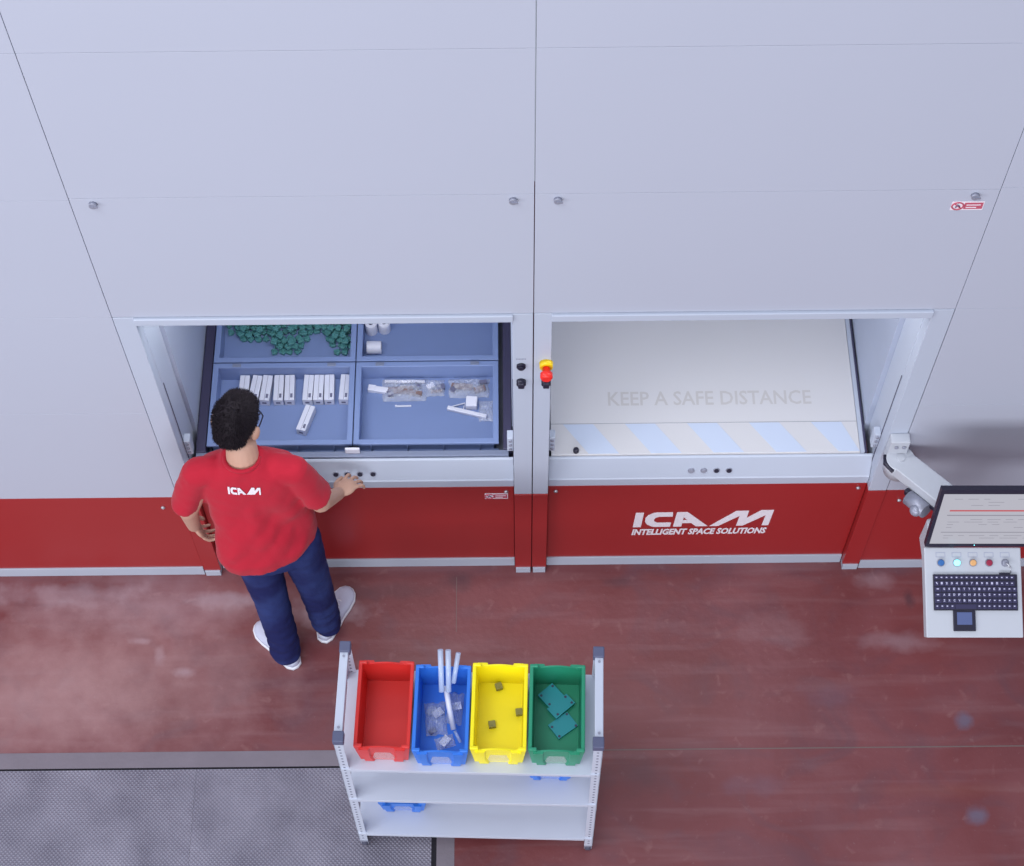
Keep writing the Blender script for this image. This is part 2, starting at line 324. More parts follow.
def machine(s, label, xi, xo):
    """s=-1 left bay / +1 right bay; xi inner post edge at the seam, xo outer edge"""
    root = thing('storage_machine', label, 'storage machine', (s * 0.74, 0.0, 0.0))
    lo, hi = (xo, xi) if s < 0 else (xi, xo)
    pi0, pi1 = (xi - 0.075, xi) if s < 0 else (xi, xi + 0.066)      # inner post
    po0, po1 = (xo, xo + 0.078) if s < 0 else (xo - 0.078, xo)      # outer post
    oL, oR = (po1, pi0) if s < 0 else (pi1, po0)                     # clear opening
    for z0, z1 in ((ZH, Z1), (Z1, Z2), (Z2, ZT)):
        b = MB(); b.box(lo + 0.0008, hi - 0.0008, 0.0, 0.045, z0 + 0.0006, z1 - 0.0006, 0.0008); b.build('upper_panel', M['panel'], root)
    b = MB(); b.box(lo + 0.002, hi - 0.002, 0.045, 0.06, ZH - 0.03, ZT); b.build('backing_sheet', M['inner'], root)
    for x0, x1 in ((pi0, pi1), (po0, po1)):
        b = MB(); b.box(x0 + 0.0012, x1 - 0.0012, -0.002, 0.055, ZR + 0.001, ZH - 0.002, 0.002); b.build('post', M['panel_b'], root)
        b = MB(); b.box(x0 + 0.001, x1 - 0.001, -0.006, 0.055, ZB - 0.03, ZR, 0.0015); plabel(b.build('post_lower', M['redp'], root), 'red lower section of the post')
        b = MB(); b.box(x0 + 0.005, x1 - 0.005, -0.012, 0.055, 0.0, ZB - 0.03, 0.0015); b.build('post_foot', M['trimw'], root)
    b = MB(); b.box(oL - 0.004, oR + 0.004, -0.012, 0.055, ZH - 0.042, ZH - 0.002, 0.004); b.build('header', M['panel_b'], root)
    # jambs: light inner flanges with a dark groove on the outer side
    for x, d in ((oL, -1), (oR, 1)):
        b = MB(); b.box(min(x, x + d * 0.03), max(x, x + d * 0.03), 0.055, 0.215, 0.84, ZH - 0.04, 0.002)
        j = b.build('jamb', M['panel_b'], root)
        g = MB(); g.box(x - 0.002 - (0 if d < 0 else 0.0), x + 0.002, 0.060, 0.066, 0.86, 1.58); g.build('guide_slot', M['dark'], j)
        br = MB(); br.box(min(x, x - d * 0.026), max(x, x - d * 0.026), 0.060, 0.10, 1.02, 1.125, 0.003); k = br.build('bracket', M['panel_b'], root)
        for zz in (1.04, 1.073, 1.106):
            q = MB(); q.cyl((x - d * 0.013, 0.060, zz), (x - d * 0.013, 0.055, zz), 0.0065, 12); q.build('screw', M['greymetal'], k)
    b = MB()
    sx0, sx1 = (oL + 0.017, oR - 0.006) if s < 0 else (oL + 0.006, oR - 0.021)
    b.box(sx0 - 0.03, sx0, 0.216, 1.35, 0.6, ZH + 0.3); b.build('side_sheet', M['side'], root)
    b = MB(); b.box(sx1, sx1 + 0.03, 0.216, 1.35, 0.6, ZH + 0.3); b.build('side_sheet', M['side'], root)
    b = MB(); b.box(sx0, sx1, 1.35, 1.36, 0.6, ZH + 0.3); b.build('rear_sheet', M['side'], root)
    b = MB(); b.box(sx0, sx1, 0.06, 1.35, ZH + 0.29, ZH + 0.3); b.build('ceiling_sheet', M['side'], root)
    b = MB(); b.box(sx0, sx1, 0.09, 1.35, 0.78, 0.79); b.build('bay_floor', M['inner'], root)
    # console ledge: short lip and a steep leaning top
    b = MB(); b.loft([[(x, 0.030, 0.768), (x, 0.030, 0.820), (x, 0.034, 0.826), (x, 0.070, 0.928), (x, 0.075, 0.933), (x, 0.080, 0.933), (x, 0.080, 0.768)] for x in (oL + 0.001, oR - 0.001)], smooth=False)
    con = b.build('console', M['panel_b'], root)
    xs = (-0.813, -0.766, -0.713, -0.659) if s < 0 else (0.660, 0.712, 0.765, 0.817)
    nrm = Vector((0, -0.112, 0.038)).normalized()
    for i, x in enumerate(xs):
        p = Vector((x, 0.0465, 0.862)); b = MB()
        b.use(M['greymetal']).tube([p - nrm * 0.002, p + nrm * 0.003], [0.0145, 0.0135], 20)
        b.use(M['black'] if i > 1 or s < 0 else M['greymetal']).tube([p + nrm * 0.002, p + nrm * 0.007], [0.0105, 0.0098], 20)
        b.build('push_button', None, root)
    b = MB(); b.box(oL + 0.001, oR - 0.001, 0.030, 0.05, ZB, ZR + 0.008, 0.0015); kp = b.build('kick_panel', M['redp'], root)
    b = MB(); b.box(oL + 0.001, oR - 0.001, 0.024, 0.06, 0.0, ZB - 0.001, 0.0015); b.build('base_trim', M['trimw'], root)
    screw(root, oL + 0.033 if s > 0 else oR - 0.033, 0.030, 0.725)
    screw(root, oR - 0.033 if s > 0 else oL + 0.033, 0.030, 0.728)
    for x in ((-1.41, -0.068) if s < 0 else (0.075, 1.407)): lock(root, x, Z1 - 0.028)
    if s < 0:      # controls on the inner post
        b = MB(); b.use(M['black']).cyl((-0.044, -0.002, 1.79), (-0.044, -0.012, 1.79), 0.017, 20); b.cyl((-0.044, -0.012, 1.79), (-0.044, -0.018, 1.79), 0.012, 20); b.build('round_button', None, root)
        b = MB(); b.use(M['ink']); text_mesh(b, text_polys('IIIIIII', 0.02, 0, 0, 0.035, 0.007), lambda u, v: Vector((-0.062 + u, -0.003, 1.832 + v))); plabel(b.build('control_label', None, root), 'tiny printed strip over the round button')
    b = MB(); xx = -0.044 if s < 0 else 0.049
    b.use(M['black']).cyl((xx, -0.002, 1.68), (xx, -0.020, 1.68), 0.018, 20); b.box(xx - 0.012, xx + 0.012, -0.030, -0.018, 1.664, 1.696, 0.004); b.build('selector_switch', None, root)
    if s > 0:
        b = MB(); b.use(M['yellow']).cyl((0.048, -0.002, 1.806), (0.048, -0.024, 1.806), 0.026, 28, 0.024); e = b.build('emergency_stop', None, root); plabel(e, 'yellow collar of the emergency stop')
        b = MB(); b.use(M['red']).tube([(0.048, -0.022, 1.806), (0.048, -0.046, 1.806), (0.048, -0.048, 1.806), (0.048, -0.066, 1.806), (0.048, -0.074, 1.806)], [0.014, 0.014, 0.023, 0.023, 0.017], 24)
        plabel(b.build('mushroom_head', None, e), 'red mushroom head')
    # hazard sticker
    if s < 0: sx, sz, sy, w, h = -0.199, 0.658, 0.0285, 0.098, 0.048
    else: sx, sz, sy, w, h = 1.342, 2.724, -0.0015, 0.105, 0.046
    b = MB(); b.use(M['logo']).box(sx, sx + w, sy, sy + 0.001, sz, sz + h)
    b.use(M['lred']).box(sx + w * 0.40, sx + w * 0.97, sy - 0.0008, sy, sz + h * 0.14, sz + h * 0.86)
    cx, cz, R0 = sx + w * 0.2, sz + h * 0.5, h * 0.40
    ring = [(cx + R0 * math.cos(a), sy - 0.0008, cz + R0 * math.sin(a)) for a in [i * math.pi / 12 for i in range(24)]]
    b.tube(ring + [ring[0]], 0.0028, 6); b.tube([(cx - R0 * .7, sy - 0.0008, cz + R0 * .7), (cx + R0 * .7, sy - 0.0008, cz - R0 * .7)], 0.0025, 6)
    b.use(M['ink']).tube([(cx - R0 * .3, sy - 0.0005, cz - R0 * .4), (cx, sy - 0.0005, cz + R0 * .35), (cx + R0 * .35, sy - 0.0005, cz - R0 * .1)], 0.003, 6)
    b.use(M['logo'])
    for k in range(2): b.box(sx + w * 0.46, sx + w * (0.9 - 0.12 * k), sy - 0.0012, sy - 0.0008, sz + h * (0.56 - 0.28 * k), sz + h * (0.66 - 0.28 * k))
    plabel(b.build('warning_sticker', None, root), 'white and red warning sticker with a prohibition sign')
    return root, (oL, oR)

mL, opL = machine(-1, 'white and red storage machine with open bay of blue-grey boxes, person at its front', 0.0, -1.483)
mR, opR = machine(1, 'white and red storage machine with closed cream cover and big white lettering', 0.0015, 1.483)

# lettering and stripes of the right machine
b = MB(); b.use(M['logo']); polys, lw, lh = logo_polys()
fn = lambda u, v, w: Vector((0.443 + u / lw * 0.600, 0.0295 - w, 0.372 + v / lh * 0.142 + u / lw * 0.008))
for p in polys: b.prism(p, fn, 0.0012)
text_mesh(b, text_polys('INTELLIGENT SPACE SOLUTIONS', 0.05, 0.18, 0.0022, 0.592, 0.060), lambda u, v: Vector((0.440 + u, 0.0285, 0.293 + v + u / 0.6 * 0.006)))
plabel(b.build('lettering', None, mR), 'white logo lettering on the red panel')
b = MB(); b.use(M['cream']).box(opR[0] + 0.012, 1.352, 0.082, 1.05, 0.915, 0.943, 0.002)
cov = plabel(b.build('bay_cover', None, mR), 'closed cream cover with warning wording and pale blue stripes')
b = MB(); b.use(M['panel_b']).box(1.353, 1.370, 0.082, 1.05, 0.90, 0.944); b.use(M['dark']).box(1.370, 1.378, 0.082, 1.05, 0.90, 0.947); b.build('edge_profile', None, cov)
b = MB(); b.use(M['stripe'])
for k in range(5):
    x = 0.131 + 0.2575 * k; vs = [(x, 0.2255), (x + 0.125, 0.2255), (x + 0.228, 0.086), (x + 0.103, 0.086)]
    vs = [(min(u, 1.350), v) for u, v in vs]
    b.prism(vs, lambda u, v, w: Vector((u, v, 0.9432 + w)), 0.0006)
b.build('stripe_band', None, cov)
b = MB(); b.use(M['inner']).box(opR[0] + 0.014, 1.350, 0.2275, 0.2287, 0.943, 0.9437); b.build('crease', None, cov)
b = MB(); b.use(M['wording']); text_mesh(b, text_polys('KEEP A SAFE DISTANCE', 0.08, 0, 0.001, 0.850, 0.068), lambda u, v: Vector((0.322 + u, 0.3125 + v, 0.9437))); plabel(b.build('wording', None, cov), 'faint grey wording KEEP A SAFE DISTANCE')
b = MB(); b.cyl((0.182, 0.098, 0.943), (0.182, 0.098, 0.958), 0.012, 16); b.ball((0.182, 0.098, 0.958), (0.012, 0.012, 0.005), n=12); plabel(b.build('knob', M['black'], cov), 'small black knob')

# cladding left and right of the machines
def cladding(s, label):
    root = bpy.data.objects.new('wall_left' if s < 0 else 'wall_right', None); C.objects.link(root); root.location = (s * 2.6, 0, 0); root['kind'] = 'structure'; root['label'] = label
    a, c = (-4.2, -1.4842) if s < 0 else (1.4842, 4.2)
    zs = [ZR, 1.463, ZH, 2.82 if s < 0 else 2.84, 3.518, ZT]
    for z0, z1 in zip(zs, zs[1:]):
        b = MB(); b.box(a, c, 0.0, 0.045, z0 + 0.0005, z1 - 0.0005, 0.0008); b.build('panel', M['panel'], root)
    b = MB(); b.box(a, c, 0.045, 0.06, 0.05, ZT); b.build('backing_sheet', M['inner'], root)
    b = MB(); b.box(a, c, 0.0, 0.045, ZB - 0.002, ZR, 0.0015); plabel(b.build('kick_panel', M['redp'], root), 'red kick panel')
    b = MB(); b.box(a, c - (0 if s > 0 else -0.0), -0.006, 0.045, 0.0, ZB - 0.003, 0.0015); b.build('base_trim', M['trimw'], root)
    screw(root, -1.56 if s < 0 else 1.552, 0.0, 0.668)
    return root
cladding(-1, 'white upper and red lower sheet cladding left of the open bay')
cladding(1, 'white upper and red lower sheet cladding behind the operator terminal')

# ------------------------------------------------------------------ storage tray with four boxes
tray = thing('storage_tray', 'wide steel storage tray in the open bay carrying four blue-grey boxes', 'tray', (-0.74, 0.55, 0.80))
b = MB(); b.box(-1.385, -0.098, 0.106, 1.10, 0.845, 0.857); b.build('tray_base', M['inner'], tray)
for x0, x1 in ((-1.385, -1.345), (-0.118, -0.083)):
    b = MB(); b.box(x0, x1, 0.106, 1.10, 0.857, 0.955, 0.003); b.build('side_rail', M['dark'], tray)
b = MB(); b.box(-1.385, -0.096, 0.082, 0.108, 0.846, 0.946, 0.002); b.build('front_rail', M['traybar'], tray)
b = MB(); b.box(-0.768, -0.708, 0.096, 0.106, 0.9465, 0.982, 0.002); b.use(M['ink']); b.mats = [M['white'], M['ink']]
for k in range(3): b.box(-0.760, -0.716 - 0.01 * k, 0.0952, 0.096, 0.974 - 0.009 * k, 0.977 - 0.009 * k)
plabel(b.build('rail_label', None, tray), 'small white label clipped to the rail')
def euro_box(x, y, label, stain=None):
    W, D, H, z0 = 0.600, 0.396, 0.112, 0.8575
    root = thing('storage_box', label, 'box', (x, y, z0), 0, 'storage boxes in the tray')
    hw, hd = W / 2, D / 2; b = MB(); m = M['boxblue']
    def bx(*a): b.box(*a)
    L = lambda x0, x1, y0, y1, za, zb, bv=0.002: b.box(x + x0, x + x1, y + y0, y + y1, z0 + za, z0 + zb, bv)
    L(-hw + .012, hw - .012, -hd + .012, hd - .012, 0.0, 0.012)
    for sx in (-1, 1): L(min(sx * (hw - .012), sx * (hw - .022)), max(sx * (hw - .012), sx * (hw - .022)), -hd + .012, hd - .012, 0.0, H - .006)
    for sy in (-1, 1): L(-hw + .012, hw - .012, min(sy * (hd - .012), sy * (hd - .022)), max(sy * (hd - .012), sy * (hd - .022)), 0.0, H - .006)
    body = b.build('body', m, root)
    b = MB(); rect = lambda px, py, z: [(x - px, y - py, z0 + z), (x + px, y - py, z0 + z), (x + px, y + py, z0 + z), (x - px, y + py, z0 + z)]
    b.loft([rect(hw, hd, H - .012), rect(hw, hd, H - .002), rect(hw - .002, hd - .002, H), rect(hw - .021, hd - .021, H), rect(hw - .0235, hd - .0235, H - .002), rect(hw - .0235, hd - .0235, H - .012), rect(hw, hd, H - .012)], cap=False, smooth=False)
    b.build('rim', m, root)
    b = MB()
    for k in range(4): L(-hw + .07 + k * .150, -hw + .074 + k * .150, -hd + .002, -hd + .014, 0.0, H - .012, 0.0005)
    L(-hw, hw, -hd, -hd + .012, .035, .042, .001)
    b.build('outer_rib', m, root)
    for sx in (-.20, .20):
        b = MB(); L(sx - .018, sx + .018, hd - .020, hd - .004, H, H + .004, .001); plabel(b.build('hinge_clip', M['traybar'], root), 'small grey hinge clip on the rim')
    return root
B1 = (-1.040, 0.326); B2 = (-0.436, 0.326); B3 = (-1.040, 0.728); B4 = (-0.436, 0.728)
euro_box(*B1, 'blue-grey storage box holding the row of white cartons, front left in the tray')
euro_box(*B2, 'blue-grey storage box with clear bags of parts, front right in the tray')
euro_box(*B3, 'blue-grey storage box heaped with green blocks, back left in the tray')
euro_box(*B4, 'blue-grey storage box with three white rolls, back right in the tray')
ZF = 0.8575 + 0.0127
# cartons
def carton(x, y, a, lab, dz=0.0):
    b = MB(); b.use(M['carton']).box(-.0205, .0205, -.062, .062, 0, .044, .0015)
    b.use(M['ink']).box(-.010, .008, -.0622, -.0619, .014, .026); b.box(-.0007, .0007, -.060, .060, .0438, .0443); b.box(.004, .014, -.05, -.03, .0438, .0442)
    o = b.build('carton', None); o.location = (x, y, ZF + dz); o.rotation_euler = (0, 0, a); tag(o, lab, 'carton', 'white cartons in the tray box'); return o
CX = [(-1.213, 'small white carton at the left end of the row, partly behind the person\'s head'), (-1.165, 'second white carton from the left in the row, beside the person\'s hair'), (-1.119, 'white carton just right of the person\'s head, third from the left in the row'),
      (-1.066, 'white carton fourth from the left in the row, left one of a close pair'), (-1.020, 'white carton fifth from the left in the row, right one of a close pair'), (-0.941, 'white carton left in the trio behind the slanted loose carton'),
      (-0.897, 'white carton in the middle of the trio behind the slanted loose carton'), (-0.852, 'white carton right in the trio behind the slanted loose carton'), (-0.787, 'lone white carton at the right end of the row')]
for i, (x, lab) in enumerate(CX): carton(x, 0.436, (-0.03, -.13, -.09, 0.0, 0.02, -0.03, -.01, .02, -.05)[i], lab)
carton(-0.945, 0.288, -0.30, 'slanted loose white carton lying in front of the row, nearest the tray edge')
# green blocks
random.seed(5)
def block_mesh():
    b = MB(); b.box(-.014, .014, -.011, .011, 0, .015, .004); b.box(-.006, .006, .0105, .016, .002, .012, .001); b.cyl((-.006, 0, .0145), (-.006, 0, .019), .0045, 10); b.cyl((.006, 0, .0145), (.006, 0, .019), .0045, 10)
    o = b.build('green_block', M['teal'])
    return o
def bound(x):   # front boundary of the heap
    P = [(-1.32, .78), (-1.30, .735), (-1.25, .69), (-1.17, .685), (-1.122, .70), (-1.105, .615), (-.99, .61), (-.97, .70), (-.885, .715), (-.86, .65), (-.795, .61), (-.74, .61)]
    for (a, c), (d, e) in zip(P, P[1:]):
        if a <= x <= d: return c + (e - c) * (x - a) / (d - a)
    return 9
g0 = block_mesh(); first = True; cnt = 0
for layer, zz in ((0, 0.0), (1, .0205), (2, .041)):
    st = .034; yy = .60 + layer * .012
    while yy < .875:
        xx = -1.305 + layer * .014 + (int(yy / st) % 2) * .012
        while xx < -.768:
            if yy > bound(xx) + layer * .018 and (layer == 0 or random.random() < (.85 if layer == 1 else .45)) and not (layer == 0 and yy > .80) and cnt < 290:
                o = g0 if first else g0.copy()
                if not first: C.objects.link(o)
                first = False; cnt += 1
                o.location = (xx + random.uniform(-.003, .003), yy + random.uniform(-.003, .003), ZF + zz)
                o.rotation_euler = (0, 0, random.uniform(0, 6.28))
                tag(o, 'small teal-green plastic block in the heap in the back-left tray box', 'block', 'green blocks heaped in the box')
            xx += st
        yy += st
# white rolls
def roll(p0, p1, r, lab):
    p0, p1 = Vector(p0), Vector(p1); d = (p1 - p0).normalized(); n = 24; a = d.orthogonal().normalized(); c = d.cross(a)
    ring = lambda p, rr: [p + (a * math.cos(2 * math.pi * k / n) + c * math.sin(2 * math.pi * k / n)) * rr for k in range(n)]
    b = MB(); b.use(M['white']).loft([ring(p0, r * .42), ring(p0, r), ring(p1, r), ring(p1, r * .42), ring(p0, r * .42)], cap=False, smooth=False)
    root = thing('white_roll', lab, 'roll', (p0.x, p0.y, ZF), 0, 'white rolls in the tray box')
    b.build('winding', None, root)
    b = MB(); b.cyl(p0 + d * .004, p1 - d * .004, r * .41, 20); plabel(b.build('core', M['dark'], root), 'dark core of the roll'); return root
roll((-.684, .742, ZF), (-.684, .742, ZF + .065), .026, 'upright white roll with dark core, leftmost of the three in the back-right box')
roll((-.628, .748, ZF), (-.628, .748, ZF + .060), .026, 'upright white roll right of its twin at the back of the box')
roll((-.700, .640, ZF + .028), (-.638, .640, ZF + .028), .028, 'white roll lying on its side in front of the two upright rolls')
# clear bags and loose parts in the front right box
def film(name, cx, cy, w, d, h, z0, lab, seed, items, rz=0.0, group=None, cat='bag', mat_='film'):
    root = thing(name, lab, cat, (cx, cy, z0), rz, group)
    b = MB(); nx, ny = 22, 14; grid = {}
    for side in (0, 1):
        for i in range(nx + 1):
            for j in range(ny + 1):
                u, v = i / nx * 2 - 1, j / ny * 2 - 1
                edge = (1 - u ** 4) * (1 - v ** 4)
                nz = noise.noise(Vector((u * 3 + seed, v * 3, side * 2.0))) * .5 + noise.noise(Vector((u * 7 + seed, v * 7, side))) * .35
                z = 0.002 + edge * (h * (0.75 + nz * .7)) if side else 0.001
                x = u * w / 2 * (1 + .10 * noise.noise(Vector((v * 2, seed, 1)))); y = v * d / 2 * (1 + .12 * noise.noise(Vector((u * 2, seed, 5))))
                grid[(side, i, j)] = b.bm.verts.new((x, y, z))
        for i in range(nx):
            for j in range(ny):
                b.bm.faces.new([grid[(side, *k)] for k in ((i, j), (i + 1, j), (i + 1, j + 1), (i, j + 1))])
    b.build('film', M[mat_], root, world=False)
    for nm, m, shp in items:
        q = MB(); shp(q); q.build(nm, M[m], root, world=False)
    return root
bx = lambda x, y, z, a, c, e, rz=0: (lambda q: q.box(-a, a, -c, c, 0, e, .001, Matrix.Translation((x, y, z)) @ Matrix.Rotation(rz, 4, 'Z')))
cy = lambda p0, p1, r: (lambda q: q.cyl(p0, p1, r, 12))
film('parts_bag', -.535, .440, .185, .105, .034, ZF, 'clear bag of brown parts and white tubes, left in the front-right box', 1.3,
     [('white_tube', 'white', cy((-.085, .038, .014), (.085, .036, .014), .008)), ('brown_strip', 'brown', bx(-.02, -.004, .003, .055, .016, .014, .06)), ('brown_strip', 'brown', bx(.035, -.018, .004, .04, .009, .02, -.2)), ('dark_clip', 'ink', bx(-.06, -.022, .003, .013, .014, .018, .4)), ('dark_clip', 'ink', bx(.055, .012, .004, .008, .012, .02, 1.0))])
film('parts_bag', -.405, .450, .080, .080, .03, ZF, 'small clear bag with a crumpled white slip, between two bags of brown parts', 7.1,
     [('paper_slip', 'white', bx(-.02, .005, .004, .016, .012, .012, .5)), ('dark_clip', 'ink', bx(.022, -.002, .004, .017, .012, .016, .2)), ('brown_strip', 'brown', bx(.005, -.02, .004, .024, .006, .01, .1))])
film('parts_bag', -.262, .446, .170, .090, .032, ZF, 'clear bag of brown and dark parts, at the right wall of the front-right box', 3.7,
     [('brown_strip', 'brown', bx(-.03, .005, .003, .045, .013, .014, -.08)), ('brown_strip', 'brown', bx(.045, -.01, .003, .024, .012, .018, .3)), ('dark_clip', 'ink', bx(.06, .022, .004, .016, .008, .02, .2)), ('dark_clip', 'ink', bx(-.066, -.012, .004, .01, .013, .016, .7))])
b = MB(); b.box(-.042, .042, -.013, .013, 0, .020, .003); b.box(-.042, -.010, -.014, .014, .0, .024, .002)
o = b.build('white_fitting', M['white']); o.location = (-.648, .440, ZF); o.rotation_euler = (0, 0, -.16); tag(o, 'white plastic fitting lying at the left of the bags of parts', 'fitting')
b = MB(); b.box(-.034, .034, -.0035, .0035, 0, .006, .001); b.cyl((-.030, 0, .003), (-.030, 0, .009), .0045, 10)
o = b.build('white_pin', M['white']); o.location = (-.540, .362, ZF); o.rotation_euler = (0, 0, .02); tag(o, 'thin white pin lying just in front of the left bag', 'pin')
br = thing('white_bracket', 'white angled bracket with a square block, lying in the front-right box', 'bracket', (-.27, .325, ZF), -.27)
b = MB(); b.box(-.086, .086, -.009, .009, 0, .018, .003); b.cyl((.078, 0, .018), (.078, 0, .021), .006, 12); b.build('arm', M['white'], br, world=False)
b = MB(); b.tube([(-.08, .004, .010), (-.02, .040, .012), (-.018, .010, .012)], .0028, 8); b.build('wire_brace', M['white'], br, world=False)
b = MB(); b.box(-.024, .024, -.024, .024, 0, .036, .003, Matrix.Translation((.008, .045, 0)) @ Matrix.Rotation(.2, 4, 'Z')); b.build('block', M['white'], br, world=False)
film('empty_bag', -.190, .335, .062, .10, .012, ZF, 'empty clear bag beside the white bracket in the front-right box', 9.4, [])

# ------------------------------------------------------------------ cart
CA = -0.034; cart = thing('shelf_cart', 'white three-shelf trolley with perforated posts standing on the red floor', 'cart', (-0.242, -1.094, 0.0), CA)
HW, HD, CZ = 0.484, 0.192, 1.300
SHZ = (1.010, 0.650, 0.200)
for sx in (-1, 1):
    for sy in (-1, 1):
        xo_, yo_ = sx * HW, sy * HD
        b = MB(); b.use(M['cart'])
        b.box(min(xo_, xo_ - sx * .034), max(xo_, xo_ - sx * .034), min(yo_, yo_ - sy * .003), max(yo_, yo_ - sy * .003), .085, CZ - .01)
        b.box(min(xo_, xo_ - sx * .003), max(xo_, xo_ - sx * .003), min(yo_, yo_ - sy * .034), max(yo_, yo_ - sy * .034), .085, CZ - .01)
        b.use(M['hole']); z = .12
        while z < CZ - .05:
            b.cyl((xo_ - sx * .017, yo_ + sy * .0004, z), (xo_ - sx * .017, yo_ - sy * .0034, z), .0048, 8)
            b.cyl((xo_ + sx * .0004, yo_ - sy * .017, z), (xo_ - sx * .0034, yo_ - sy * .017, z), .0048, 8); z += .032
        post = b.build('post', None, cart, world=False)
        b = MB(); b.box(min(xo_ + sx * .003, xo_ - sx * .038), max(xo_ + sx * .003, xo_ - sx * .038), min(yo_ + sy * .003, yo_ - sy * .040), max(yo_ + sy * .003, yo_ - sy * .040), CZ - .034, CZ + .004, .004); plabel(b.build('post_cap', M['cap'], post, world=False), 'dark grey cap on the post')
        cs = MB(); cx_, cy_ = xo_ - sx * .017, yo_ - sy * .017
        cs.use(M['greymetal']).cyl((cx_, cy_, .068), (cx_, cy_, .09), .014, 14); cs.box(cx_ - .016, cx_ - .012, cy_ - .012, cy_ + .030, .025, .070); cs.box(cx_ + .012, cx_ + .016, cy_ - .012, cy_ + .030, .025, .070); cs.box(cx_ - .016, cx_ + .016, cy_ - .016, cy_ + .016, .064, .070)
        cr = cs.build('caster', None, cart, world=False)
        w = MB(); w.cyl((cx_ - .011, cy_ + .014, .033), (cx_ + .011, cy_ + .014, .033), .033, 24); w.build('wheel', M['rubber'], cr, world=False)
    b = MB(); b.box(min(sx * HW, sx * (HW - .031)), max(sx * HW, sx * (HW - .031)), -HD + .038, HD - .038, CZ - .038, CZ - .004, .003)
    r_ = b.build('side_rail', M['cart'], cart, world=False)
    for yy in (-HD + .055, HD - .055):
        q = MB(); q.cyl((sx * (HW - .0155), yy, CZ - .004), (sx * (HW - .0155), yy, CZ - .001), .005, 10); q.build('rivet', M['greymetal'], r_, world=False)
for z in SHZ:
    b = MB(); b.box(-HW + .004, HW - .004, -HD - .006, HD + .006, z - .006, z, .001)
    b.box(-HW + .036, HW - .036, -HD - .007, -HD - .004, z - .022, z, .001); b.box(-HW + .036, HW - .036, HD + .004, HD + .007, z - .022, z, .001)
    b.build('shelf', M['cart'], cart, world=False)
RC = Matrix.Translation(cart.location) @ Matrix.Rotation(CA, 4, 'Z')

def bin_(name, label, loc, m, W=.205, D=.335, H=.165, rz=CA, group='storage bins on the cart'):
    root = thing(name, label, 'bin', loc, rz, group)
    tw, bw = W / 2, W / 2 - .014; td, bd = D / 2, D / 2 - .010; t_ = .006
    b = MB()
    def wall(profile, pos):      # profile: top heights across; pos(u, k, h): outer/inner
        n = len(profile); O, I = [], []
        for i, (u, h) in enumerate(profile):
            O.append((b.bm.verts.new(pos(u, 0, 0)), b.bm.verts.new(pos(u, 0, h)))); I.append((b.bm.verts.new(pos(u, t_, 0)), b.bm.verts.new(pos(u, t_, h))))
        for i in range(n - 1):
            for q in ((O[i][0], O[i + 1][0], O[i + 1][1], O[i][1]), (I[i][0], I[i][1], I[i + 1][1], I[i + 1][0]), (O[i][1], O[i + 1][1], I[i + 1][1], I[i][1])): b.bm.faces.new(q)
    def prof(end):
        P = [(-1, H), (-.80, H), (-.74, H - .012)]
        for i in range(9):
            u = -.62 + 1.24 * i / 8; P.append((u, H - .016 + .012 * math.cos(u / .62 * math.pi / 2)))
        return P + [(.74, H - .012), (.80, H), (1, H)]
    for s in (-1, 1):
        wall(prof(s), lambda u, k, h, s=s: (u * ((bw + (tw - bw) * h / H)), s * (bd + (td - bd) * h / H - k), max(h, 0.0)))
        wall([(-1, H), (1, H)], lambda u, k, h, s=s: (s * (bw + (tw - bw) * h / H - k), u * (bd + (td - bd) * h / H - .001), h))
    b.box(-bw, bw, -bd, bd, 0, .006)
    body = b.build('body', m, root, world=False)
    b = MB()      # thick rim on the long sides, corner lugs, front grip columns
    for s in (-1, 1):
        b.box(min(s * (tw + .001), s * (tw - .013)), max(s * (tw + .001), s * (tw - .013)), -td, td, H - .010, H + .002, .003)
        for e in (-1, 1): b.box(min(s * tw, s * (tw - .030)), max(s * tw, s * (tw - .030)), min(e * (td + .001), e * (td - .012)), max(e * (td + .001), e * (td - .012)), H - .02, H + .003, .003)
    b.build('rim', m, root, world=False)
    for e in (-1, 1):
        b = MB()
        for s in (-1, 1):
            b.loft([[(s * x0, e * (bd + (td - bd) * z / H + d), z) for (x0, d) in ((tw - .016 - (H - z) * .1, -.002), (tw - .016 - (H - z) * .1, .009), (.050 - (0.012 if z < .05 else 0), .009), (.044 - (0.012 if z < .05 else 0), -.002))] for z in (.004, .05, H - .014)], smooth=False)
        b.build('grip_column', m, root, world=False)
    b = MB(); pt = lambda u, z: (u, -(bd + (td - bd) * z / H + .0005), z)
    ring = [pt(-.044, .012), pt(.044, .012), pt(.030, H * .58), pt(-.030, H * .58)]
    b.loft([ring, [(u, y - .002, z) for u, y, z in ring]], smooth=False); plabel(b.build('label_holder', M['holder'], root, world=False), 'pale clear label holder on the bin front')
    return root
bins = [(-0.320, 'red', 'binred', 'empty red plastic bin at the left end of the cart\'s top shelf', 0.0), (-0.107, 'blue', 'binblue', 'blue plastic bin full of clear bags and tubes on the cart\'s top shelf', -.012),
        (0.105, 'yellow', 'binyel', 'yellow plastic bin with three small cubes on the cart\'s top shelf', 0.0), (0.318, 'green', 'bingre', 'green plastic bin holding two teal plates at the right end of the cart', 0.0)]
BINP = {}
for lx, nm, mm, lab, dy in bins:
    p = RC @ Vector((lx, 0.002 + dy, SHZ[0] + .0005)); BINP[nm] = p; bin_('parts_bin', lab, p, M[mm])
p = RC @ Vector((0.30, -0.004, SHZ[1] + .0005)); bin_('parts_bin', 'small blue bin on the middle shelf, at its right, under the top shelf', p, M['binblue'], .18, .20, .10, CA, 'small blue bins on the lower shelves')
